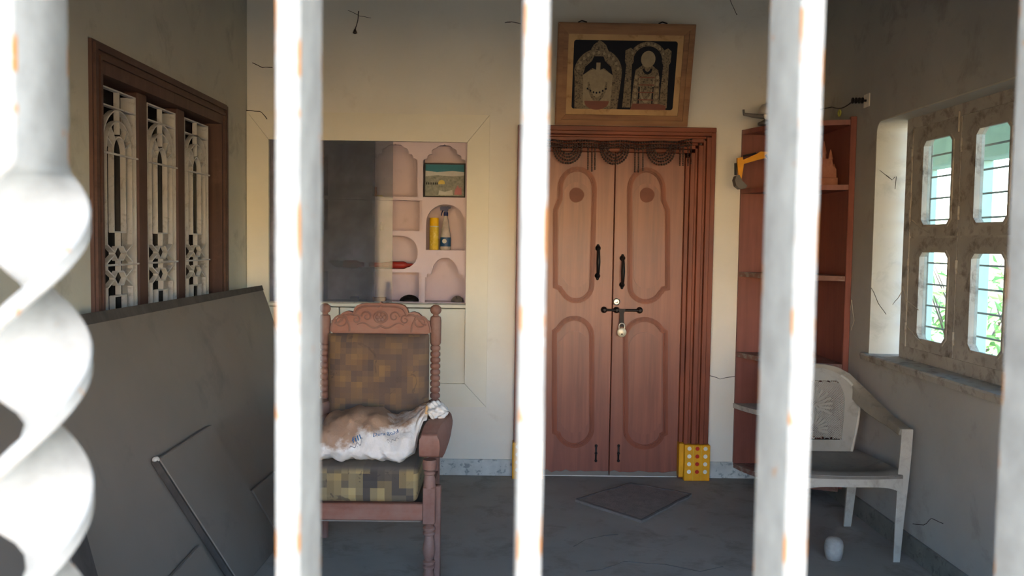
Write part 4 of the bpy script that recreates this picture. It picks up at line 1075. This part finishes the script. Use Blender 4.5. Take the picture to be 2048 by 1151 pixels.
# ------------------------------------------------------------------ white sack on the seat
def sack_pt(t, a):
    """t along the sack (0 left .. 1 neck), a around"""
    x = -.800+.490*t
    zb = .487+.075*max(0, t-.80)/.2
    top = [(0, .61), (.1, .655), (.35, .685), (.55, .678), (.70, .642), (.82, .660), (.92, .70), (1, .715)]
    for (t0, v0), (t1, v1) in zip(top, top[1:]):
        if t0 <= t <= t1: zt_ = v0+(v1-v0)*(t-t0)/(t1-t0)
    if t > .91: zb = .572+(.668-.572)*min(1, (t-.91)/.06)
    dep = .15*(1-.10*t)*(min(1, (t+.02)/.12)**.5)
    if t > .80: dep *= max(.14, 1-((t-.80)/.19)**1.6)
    zc_, rz_ = (zt_+zb)/2, (zt_-zb)/2*(min(1, (t+.03)/.1)**.5)
    c, s = math.cos(a), math.sin(a)
    cc = math.copysign(abs(c)**.75, c); ss = math.copysign(abs(s)**.8, s)
    y = 3.70+cc*dep-.03*ss*(1-t)+.06*ss+(-.05)*max(0, t-.8)/.2
    fold = .010*max(0, noise.noise(Vector((t*5+a*1.3, a*2.4-t*7, 9.0))))+.012*noise.noise(Vector((t*9, a*1.6, 2.0)))+.006*noise.noise(Vector((t*24, a*3.1, 5.0)))+.006*max(0, t-.6)*math.sin(a*9+t*6)
    return Vector((x, y+cc*fold*1.3, max(zc_+ss*(rz_+fold), .486)))
b = new()
g = surf(b, lambda u, v: sack_pt(v, u*2*math.pi), 56, 70, True)
b.faces.new([row[0] for row in g]); b.faces.new([row[-1] for row in g])
bmesh.ops.recalc_face_normals(b, faces=b.faces)
bg_ = thing('white_sack', (-.6, 3.7, .486), 'dirty white woven sack with blue printing lying on the armchair seat', 'sack')
obj('sack_body', b, M['bag'], bg_, 70)
nk = sack_pt(1, 0)*.5+sack_pt(1, math.pi)*.5
b = new()
def knot(u, v):
    a = u*6.283; t = v
    r = (.022+.036*math.sin(min(1, t*1.05)*math.pi)**.7)*(1+.20*math.sin(a*6+t*9)+.10*math.sin(a*11-t*14))
    if v == 1: r = .004
    p = nk+Vector((.088*t-.004, -.0, -.010*t+.010))
    return Vector((p.x+.006*math.sin(a*3), p.y+r*math.cos(a)*.9, p.z+r*math.sin(a)*.62))
surf(b, knot, 48, 18, True); obj('tied_end', b, M['bag_white'], bg_, 60)
obj('tie', tube(new(), [nk+Vector((-.004, .026*math.cos(a), .024*math.sin(a))) for a in [i*6.283/14 for i in range(14)]], .006, 6, True), M['pic_mount'], bg_, 60)
ink = flat('blue_print_ink', (30, 92, 140), .6); ink2 = flat('grey_print_ink', (120, 122, 124), .7)
def sack_find(px, py):
    """nearest front point of the sack surface along a pixel's sight line -> (t, a)"""
    best = None
    d = (_f+_r*((px-1024)/F)-_u*((py-575.5)/F)).normalized()
    for i in range(71):
        for j in range(60):
            t, a = i/70, math.pi*.45+math.pi*1.1*j/59
            p = sack_pt(t, a)-CAM; e_ = (p-d*p.dot(d)).length+p.length*.004
            if best is None or e_ < best[0]: best = (e_, t, a)
    return best[1], best[2]
def on_sack(bm, anchors, m, name):
    """anchors: pixel of the text's lower-left, lower-right and upper-left corners"""
    (t0, a0), (t1, a1), (t2, a2) = [sack_find(*q) for q in anchors]
    for v in bm.verts:
        u, w = v.co.x, v.co.y
        t = t0+(t1-t0)*u+(t2-t0)*w; a = a0+(a1-a0)*u+(a2-a0)*w
        p = sack_pt(min(max(t, 0), 1), a); q1 = sack_pt(min(max(t, 0), .99)+.01, a)-p; q3 = sack_pt(min(max(t, 0), 1), a+.03)-p
        nrm = q1.cross(q3).normalized()
        if nrm.dot(p-CAM) > 0: nrm.negate()
        v.co = p+nrm*.0022
    return obj(name, bm, m, bg_)
def text_bm(s):
    cu = bpy.data.curves.new('t', 'FONT'); cu.body = s; cu.resolution_u = 3
    to = bpy.data.objects.new('t', cu); COL.objects.link(to); bpy.context.view_layer.update()
    me = to.evaluated_get(bpy.context.evaluated_depsgraph_get()).to_mesh(); b = new(); b.from_mesh(me)
    bpy.data.objects.remove(to); bpy.data.curves.remove(cu)
    lo = [min(v.co[i] for v in b.verts) for i in (0, 1)]; hi = [max(v.co[i] for v in b.verts) for i in (0, 1)]
    for v in b.verts: v.co = Vector(((v.co.x-lo[0])/(hi[0]-lo[0]), (v.co.y-lo[1])/(hi[1]-lo[1]), 0))
    bmesh.ops.subdivide_edges(b, edges=[e for e in b.edges if e.calc_length() > .15], cuts=2)
    bmesh.ops.triangulate(b, faces=b.faces)
    return b
on_sack(text_bm('fill'), [(705, 885), (722, 879), (704, 876)], ink, 'printed_word')
on_sack(text_bm('Dura'), [(747, 873), (770, 871), (747, 865)], ink, 'printed_word')
on_sack(text_bm('gold'), [(773, 871), (798, 866), (772, 861)], ink, 'printed_word')
def squiggle(n, seed):
    b = new(); rng = random.Random(seed); P = []
    x = 0
    while x < 1:
        P.append((x, .4+.35*math.sin(x*n*3)+rng.uniform(-.1, .1))); x += .06
    L_ = [(p[0], p[1]+.09) for p in P]; R_ = [(p[0], p[1]-.09) for p in P]
    V1 = [b.verts.new((*p, 0)) for p in L_]; V2 = [b.verts.new((*p, 0)) for p in R_]
    for i in range(len(P)-1): b.faces.new((V1[i], V1[i+1], V2[i+1], V2[i]))
    for k_ in range(3):
        c = (rng.random(), rng.choice((.0, .95))); vs = [b.verts.new((c[0]+.03*math.cos(a), c[1]+.1*math.sin(a), 0)) for a in (0, 1.57, 3.14, 4.71)]; b.faces.new(vs)
    return b
on_sack(squiggle(6, 1), [(775, 884), (800, 876), (774, 876)], ink2, 'printed_script')
on_sack(squiggle(5, 2), [(700, 900), (728, 890), (699, 890)], ink2, 'printed_script')

# ------------------------------------------------------------------ boards leaning on the left wall
Ta, Tb = at(525, 570, 1, 4.95), at(140, 620, 0, -1.45)        # top edge, far and near
Bf = Vector((-1.02, 4.93, .0))
e1 = (Tb-Ta).normalized(); e1 = Vector((e1.x, e1.y, 0)).normalized()
dn = (Bf-Ta); dn = (dn-e1*dn.dot(e1)).normalized()
nr = dn.cross(e1).normalized()
if nr.x < 0: nr.negate()
H_ = Ta.z/-dn.z
def slab_hit(px, py, off):
    d = _f+_r*((px-1024)/F)-_u*((py-575.5)/F)
    return CAM+d*((Ta+nr*off-CAM).dot(nr)/d.dot(nr))
def board(name, corners, th, m, label, cat='board', group=None, edge=None):
    """corners on the visible face, thickness goes back"""
    t = thing(name, sum(corners, Vector())/len(corners), label, cat, group)
    b = new(); f1 = [b.verts.new(c) for c in corners]; f2 = [b.verts.new(c-nr*th) for c in corners]; n = len(corners)
    b.faces.new(f1); b.faces.new(f2[::-1])
    for i in range(n): b.faces.new((f1[i], f2[i], f2[(i+1) % n], f1[(i+1) % n]))
    bmesh.ops.recalc_face_normals(b, faces=b.faces)
    bmesh.ops.bevel(b, geom=list(b.edges), offset=min(.004, th*.2), segments=1, affect='EDGES')
    obj('panel', b, m, t)
    return t
near = Ta+e1*3.0
c_far_b = Ta+dn*(H_-.008); c_near_b = near+dn*(H_-.008)
cut = .055
big = board('large_board', [Ta+e1*.02, near, c_near_b, c_far_b, Ta+dn*.12-e1*.0], .035, M['slab'], 'large grey-brown laminate board leaning on the left wall under the window', group=None)
b = new(); 
a0 = Ta+e1*.025+nr*.0005; a1 = near+nr*.0005
vs = [b.verts.new(v) for v in (a0, a1, a1+dn*.045, a0+dn*.03)]; vs2 = [b.verts.new(v.co+nr*.005) for v in vs]
b.faces.new(vs2); 
for i in range(4): b.faces.new((vs[i], vs[(i+1) % 4], vs2[(i+1) % 4], vs2[i]))
bmesh.ops.recalc_face_normals(b, faces=b.faces); obj('edge_strip', b, M['slab_edge'], big)
# the narrower board on top of it
th2 = .030
A1, A2 = slab_hit(318, 916, th2), slab_hit(424, 848, th2)
A3 = slab_hit(452, 1151, th2); A4 = slab_hit(546, 1032, th2)
d1 = (A3-A1).normalized(); d2 = (A4-A2).normalized(); dm = (d1+d2).normalized()
l1 = A1.z/-dm.z-.002; l2 = A2.z/-dm.z-.002
sm = board('narrow_board', [A1, A2, A2+dm*l2, A1+dm*l1], th2-.002, M['slab'], 'narrow laminate board lying askew against the large board')
b = new(); sdv = (A1-A2).normalized()
vs = []
p, q_ = A1+dm*.0+nr*.0, A1+dm*l1*.99
tube(b, [p+sdv*.006-nr*.014, q_+sdv*.006-nr*.014], .016, 4); obj('raw_edge', b, M['slab_edge'], sm)
b = new(); ball(b, A1+sdv*.004-nr*.010, .014, 8, (1, 1, .8)); obj('chipped_corner', b, M['shelf_grey'], sm)
# two more boards further down
C1, C2 = slab_hit(402, 1088, .026), slab_hit(330, 1168, .026)
dd = dm; 
board('short_board', [C1-dm*.0, C2, C2+dm*max(.05, C2.z/-dm.z-.004), C1+dm*(C1.z/-dm.z-.004)], .022, M['slab'], 'short board at the floor left of the narrow board')
C1, C2 = slab_hit(505, 980, .024), slab_hit(560, 934, .024)
board('offcut_board', [C1, C2, C2+dm*(C2.z/-dm.z-.004), C1+dm*(C1.z/-dm.z-.004)], .020, M['slab'], 'board offcut standing behind the armchair, right of the narrow board')
C1, C2 = slab_hit(118, 985, .06), slab_hit(152, 985, .06); C3, C4 = slab_hit(200, 1160, .06), slab_hit(150, 1160, .06)
board('dark_batten', [C1, C2, C3+(C3-C2).normalized()*.0, C4], .03, M['slab_edge'], 'dark wooden batten at lower left, against the large board')

# ------------------------------------------------------------------ white plastic chair
PCX, PY0, PY1 = 1.592, 3.77, 4.30
wc_ = thing('plastic_chair', (PCX, 4.05, 0), 'dusty white plastic armchair with lace-pattern back under the right window', 'chair')
def seat_out():
    P = [(-.235, 4.22), (-.25, 3.95), (-.245, 3.83), (-.21, 3.785), (0, 3.765), (.21, 3.785), (.245, 3.83), (.25, 3.95), (.235, 4.22)]
    return [(PCX+a, c) for a, c in P]
b = new(); n = 20
def seat(u, v):
    y = 3.775+.455*v; hw = .238-.02*v; x = PCX+(u*2-1)*hw
    z = .418-.03*math.sin(math.pi*min(1, v*1.1))*(1-(2*u-1)**4)-.012*v-.022*max(0, 1-v*9)**2
    return Vector((x, y-(.02*(1-(2*u-1)**2) if v == 0 else .018*(1-(2*u-1)**2)*(1-v)), z))
g = surf(b, seat, 20, 20)
r_ = bmesh.ops.extrude_face_region(b, geom=list(b.faces)); bmesh.ops.translate(b, vec=(0, 0, -.012), verts=[q for q in r_['geom'] if isinstance(q, bmesh.types.BMVert)])
bmesh.ops.recalc_face_normals(b, faces=b.faces)
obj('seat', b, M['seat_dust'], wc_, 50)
# front apron with arched underside
b = new(); F_ = []
for i in range(21):
    u = i/20*2-1; F_.append((PCX+u*.240, .398, .348+.0-.035*abs(u)**5))
vs = []
for x, zt_, zb2 in F_:
    y = 3.765+.022*((x-PCX)/.24)**2
    vs.append([b.verts.new((x, y-.008, zt_)), b.verts.new((x, y-.010, zb2)), b.verts.new((x, y+.004, zb2)), b.verts.new((x, y+.010, zt_))])
for A, B in zip(vs, vs[1:]):
    for k_ in range(4): b.faces.new((A[k_], A[(k_+1) % 4], B[(k_+1) % 4], B[k_]))
b.faces.new(vs[0]); b.faces.new(vs[-1]); bmesh.ops.recalc_face_normals(b, faces=b.faces)
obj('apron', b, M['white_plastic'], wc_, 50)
# back shell
BH = .400
def bshell(u, v, off=0.0):
    """u -1..1 across, v 0..1 up"""
    hw = .172+.045*math.sin(min(1, v/.75)*math.pi/2)
    if v > .62: hw *= math.sqrt(max(0, 1-((v-.62)/.38)**2*.93))
    x = PCX+u*hw
    y = 4.225+.075*v-.055*(abs(x-PCX)/.2)**2+off
    z = .400+.408*v
    return Vector((x, y, z))
b = new(); NA, NV = 18, 26
def ringpt(k_, t):   # k_: 0 outer edge, 1 inner edge of the rim; t around the open outline 0..1
    pass
sidesU = 1.0
inr = .70
def outline(f_, v0, v1, scale):
    pts = []
    vm = (v0+v1)/2
    for i in range(31): v = v0+(v1-v0)*i/30; pts.append((1, v))
    for i in range(31): v = v1+(v0-v1)*i/30; pts.append((-1, v))
    return pts
outer = [bshell(u, v) for u, v in outline(None, 0, 1, 1)]
cV = .52
def inner_uv(u, v): return (u*.70, .14+(v)*.715)
innerp = [bshell(*inner_uv(u, v)) for u, v in outline(None, 0, 1, 1)]
vo = [b.verts.new(p) for p in outer]; vi = [b.verts.new(p) for p in innerp]
vo2 = [b.verts.new(p+Vector((0, .014, 0))) for p in outer]; vi2 = [b.verts.new(p+Vector((0, .014, 0))) for p in innerp]
L_ = len(vo)
for i in range(L_):
    j = (i+1) % L_
    for q in ((vo[i], vo[j], vi[j], vi[i]), (vo2[j], vo2[i], vi2[i], vi2[j]), (vo[j], vo[i], vo2[i], vo2[j]), (vi[i], vi[j], vi2[j], vi2[i])):
        try: b.faces.new(q)
        except ValueError: pass
bmesh.ops.remove_doubles(b, verts=b.verts, dist=1e-5); bmesh.ops.recalc_face_normals(b, faces=b.faces)
bk_ = obj('back_rim', b, M['back_dust_shade'], wc_, 50)
# lace panel: crossed ribs plus embossed petals
b = new()
def lp(u, v, off=0.0): q = inner_uv(u, v); return bshell(q[0], q[1], off+.004)
def rib(pts, w=.0022):
    vs = []
    for i, p in enumerate(pts):
        t = (pts[min(i+1, len(pts)-1)]-pts[max(i-1, 0)]).normalized(); s_ = t.cross(Vector((0, 1, 0))).normalized()*w
        vs.append([b.verts.new(p+s_+Vector((0, -.002, 0))), b.verts.new(p-s_+Vector((0, -.002, 0))), b.verts.new(p-s_+Vector((0, .003, 0))), b.verts.new(p+s_+Vector((0, .003, 0)))])
    for A, B in zip(vs, vs[1:]):
        for k_ in range(4): b.faces.new((A[k_], A[(k_+1) % 4], B[(k_+1) % 4], B[k_]))
nr_ = 26
for sgn in (1, -1):
    for i in range(-nr_, nr_+1):
        c = i/nr_*2
        pts = []
        for k_ in range(21):
            u = -1+2*k_/20; v = .5+(sgn*u+c)*.5
            if 0 <= v <= 1: pts.append(lp(u, v))
        if len(pts) > 1: rib(pts)
bmesh.ops.recalc_face_normals(b, faces=b.faces)
la = obj('lace_mesh', b, M['back_dust_shade'], bk_); la['kind'] = 'stuff'
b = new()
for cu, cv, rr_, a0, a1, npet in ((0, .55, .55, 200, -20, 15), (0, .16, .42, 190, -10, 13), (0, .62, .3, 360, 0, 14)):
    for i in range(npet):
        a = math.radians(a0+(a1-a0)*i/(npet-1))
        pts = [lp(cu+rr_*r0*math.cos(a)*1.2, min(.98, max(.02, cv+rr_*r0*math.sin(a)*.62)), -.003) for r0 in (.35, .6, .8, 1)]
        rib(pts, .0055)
bmesh.ops.recalc_face_normals(b, faces=b.faces); obj('embossed_petal', b, M['back_dust_shade'], la)['kind'] = 'stuff'
# arms + front legs + rear legs
def ribbon(path, widths, ups, th):
    b = new(); vs = []
    for p, w, n_, th_ in zip(path, widths, ups, th):
        p = Vector(p); w = Vector(w); n_ = Vector(n_).normalized()*th_
        vs.append([b.verts.new(p-w), b.verts.new(p+w), b.verts.new(p+w-n_), b.verts.new(p-w-n_)])
    for A, B in zip(vs, vs[1:]):
        for k_ in range(4): b.faces.new((A[k_], A[(k_+1) % 4], B[(k_+1) % 4], B[k_]))
    b.faces.new(vs[0]); b.faces.new(vs[-1]); bmesh.ops.recalc_face_normals(b, faces=b.faces)
    bmesh.ops.bevel(b, geom=[e for e in b.edges], offset=.003, segments=1, affect='EDGES')
    return b
for s in (1, -1):
    K = [(0, 4.302, .816), (.06, 4.299, .813), (.12, 4.288, .800), (.17, 4.268, .775), (.205, 4.235, .738), (.228, 4.17, .70), (.243, 4.08, .663), (.252, 3.98, .634), (.256, 3.88, .618), (.254, 3.795, .608)]
    path = []
    for i in range(len(K)-1):
        for t in (0, .5): path.append(Vector(K[i]).lerp(Vector(K[i+1]), t))
    path.append(Vector(K[-1]))
    path = [(PCX+s*p.x, p.y, p.z) for p in path]
    n_ = len(path); ws, ups, ths = [], [], []
    for i in range(n_):
        f_ = min(1, max(0, (i-4)/8)); f_ = f_*f_*(3-2*f_)
        ws.append(Vector((s*.012, 0, .014)).lerp(Vector((s*.027, 0, 0)), f_))
        ups.append(Vector((0, -1, 0)).lerp(Vector((s*.25, -.1, 1)), f_))
        ths.append(.020+.034*math.sin(math.pi*min(1, i/(n_-1)*1.1))**2+.012*f_)
    obj('armrest', ribbon(path, ws, ups, ths), M['arm_dust_shade'], wc_, 40)
    b = new()
    prof = [(.606, .258, 3.792, .026), (.50, .252, 3.786, .026), (.40, .244, 3.782, .026), (.2, .232, 3.778, .020), (0, .222, 3.772, .015)]
    vs = []
    for z, x, y, w in prof:
        q = [(x+w, y), (x-w, y), (x-w, y+.006), (x+w-.008, y+.008), (x+w-.008, y+w*1.7), (x+w, y+w*1.7)]
        vs.append([b.verts.new((PCX+s*a, c, z)) for a, c in q])
    for A, B in zip(vs, vs[1:]):
        for k_ in range(6): b.faces.new((A[k_], A[(k_+1) % 6], B[(k_+1) % 6], B[k_]))
    b.faces.new(vs[0]); b.faces.new(vs[-1]); bmesh.ops.recalc_face_normals(b, faces=b.faces)
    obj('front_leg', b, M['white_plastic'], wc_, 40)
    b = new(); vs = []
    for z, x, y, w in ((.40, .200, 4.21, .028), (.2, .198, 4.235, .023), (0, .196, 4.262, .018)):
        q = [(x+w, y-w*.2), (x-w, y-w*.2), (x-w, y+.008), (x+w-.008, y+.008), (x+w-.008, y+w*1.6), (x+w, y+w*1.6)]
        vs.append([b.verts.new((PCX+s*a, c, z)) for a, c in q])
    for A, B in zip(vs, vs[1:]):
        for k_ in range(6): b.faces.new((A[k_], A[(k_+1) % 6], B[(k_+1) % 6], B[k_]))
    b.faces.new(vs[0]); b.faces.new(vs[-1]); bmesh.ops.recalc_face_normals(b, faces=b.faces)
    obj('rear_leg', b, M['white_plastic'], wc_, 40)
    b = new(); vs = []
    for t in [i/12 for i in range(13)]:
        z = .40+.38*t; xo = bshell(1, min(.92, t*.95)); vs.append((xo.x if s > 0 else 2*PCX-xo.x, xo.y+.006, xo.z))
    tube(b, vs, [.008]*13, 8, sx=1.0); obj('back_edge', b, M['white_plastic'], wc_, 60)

# ------------------------------------------------------------------ floor things
MP = [at(1150, 1003, 2, 0), at(1262, 970, 2, 0), at(1384, 992, 2, 0), at(1283, 1046, 2, 0)]
b = new(); P = []
for i in range(4):
    for k_ in range(10):
        t = k_/10; p = MP[i].lerp(MP[(i+1) % 4], t); w = .018*noise.noise(Vector((i*3+t*5, 1, 2))); c = sum(MP, Vector())/4
        P.append(((p-c)*(1+w*2)+c).to_2d())
prism(b, [tuple(p) for p in P], 'xy', .001, .014)
mt = obj('doormat', b, M['mat'])
tag(mt, 'dusty worn doormat lying askew in front of the door', 'mat')
b = new(); c = sum(MP, Vector())/4
Q_ = [(Vector((p[0], p[1], 0))-c)*.975+c+Vector((0, 0, .0135)) for p in P]
tube(b, Q_, .0065, 6, True)
hb_ = obj('hem', b, flat('dark_mat_hem', (92, 83, 78), .95), mt, 60)
q = at(1672, 1122, 2, 0)
cup = thing('plastic_cup', (q.x, q.y, 0), 'small milky plastic cup upturned on the floor under the plastic chair', 'cup')
obj('cup_wall', lathe(new(), [(.030, .001), (.034, .003), (.041, .035), (.042, .065), (.038, .086), (.028, .098), (.010, .103)], (q.x, q.y+.03, 0), 20), M['cup'], cup, 60)
obj('cup_rim', tube(new(), [(q.x+.031*math.cos(a), q.y+.03+.031*math.sin(a), .004) for a in [i*6.283/20 for i in range(20)]], .003, 6, True), M['cup'], cup, 60)

# ------------------------------------------------------------------ cobwebs and cracks
def web(pts, r, m, label, plane=(1, D-.006), name='cobweb', cat='cobweb'):
    P = [at(x, y, *plane) for x, y in pts]; Q = []
    for a, c in zip(P, P[1:]):
        for t in (0, .33, .66): Q.append(a.lerp(c, t)+Vector((noise.noise(a*30+Vector((t*9, 0, 0))), 0, noise.noise(c*30+Vector((0, t*9, 0)))))*.004)
    Q.append(P[-1])
    o = obj(name, tube(new(), Q, [r*(.6+.6*abs(noise.noise(q*40))) for q in Q], 5), m)
    return tag(o, label, cat, 'cobwebs and dust on the walls')
w = web([(717, 22), (716, 40), (712, 55), (709, 66)], .004, M['web'], 'dark dusty cobweb strand hanging high on the back wall left of the door')
p = at(710, 64, 1, D-.006); b = new(); lathe(b, [(.002, .02), (.008, .008), (.014, -.006), (.005, -.010)], p, 8); obj('dust_clump', b, M['web'], w)
web([(696, 20), (720, 32), (742, 36)], .002, M['web'], 'faint cobweb thread crossing the hanging dusty strand')
web([(1010, 45), (1024, 44), (1042, 48)], .003, M['web'], 'short cobweb thread left of the framed print')
web([(505, 126), (524, 135), (545, 135)], .003, M['web'], 'dark thread high in the left corner')
web([(492, 221), (520, 222), (527, 228), (534, 238)], .003, M['web'], 'dark thread at the top left corner of the cupboard frame', (1, D-.03))
web([(1418, 750), (1440, 757), (1470, 752)], .0022, M['web'], 'thin dark thread on the wall between door and corner shelf')
web([(1460, 0), (1468, 18), (1474, 30)], .0025, M['web'], 'dark cobweb thread high on the back wall right of the framed print')
web([(1760, 340), (1784, 360), (1792, 352), (1790, 378)], .003, M['web'], 'dark cobweb on the bright window reveal', (1, ry1-.006))
web([(1748, 398), (1775, 418), (1806, 438)], .0012, M['web'], 'long faint cobweb across the bright window reveal', (1, ry1-.006))
web([(1742, 575), (1756, 605), (1772, 628)], .003, M['web'], 'cobweb on the lower left of the window reveal', (1, ry1-.006))
web([(1786, 608), (1800, 590), (1806, 572), (1812, 600), (1838, 620)], .0025, M['web_pale'], 'pale cobweb looped at the window corner near the lower panes', (0, XW-.012))
web([(1824, 440), (1836, 452), (1856, 464)], .003, M['web_pale'], 'pale cobweb strand below the upper panes', (0, XW-.012))
web([(1812, 650), (1830, 672), (1850, 694)], .003, M['web_pale'], 'pale cobweb strand at the foot of the lower panes', (0, XW-.012))
web([(1826, 1046), (1848, 1050), (1862, 1036), (1886, 1046)], .002, M['web'], 'dark wavy crack low on the right wall by the chair leg', (0, XR-.002), 'wall_crack', 'crack')
web([(1776, 724), (1850, 750), (1940, 780), (1958, 788), (1992, 799)], .003, M['web'], 'dark ragged crack along the underside of the window sill', (0, XR-.004), 'wall_crack', 'crack')
web([(1700, 620), (1704, 600), (1708, 640), (1702, 660)], .0035, M['web_pale'], 'pale cobweb clinging to the edge of the corner shelf', (0, XR-.012))
web([(1148, 1092), (1170, 1078), (1210, 1070), (1236, 1068)], .0025, M['floor_line'], 'faint dark crack in the floor in front of the doormat', (2, .001), 'floor_crack', 'crack')
web([(1172, 1142), (1205, 1138), (1248, 1122), (1330, 1128), (1400, 1142), (1446, 1132)], .0025, M['floor_line'], 'long faint dark crack across the floor nearest the viewer', (2, .001), 'floor_crack', 'crack')
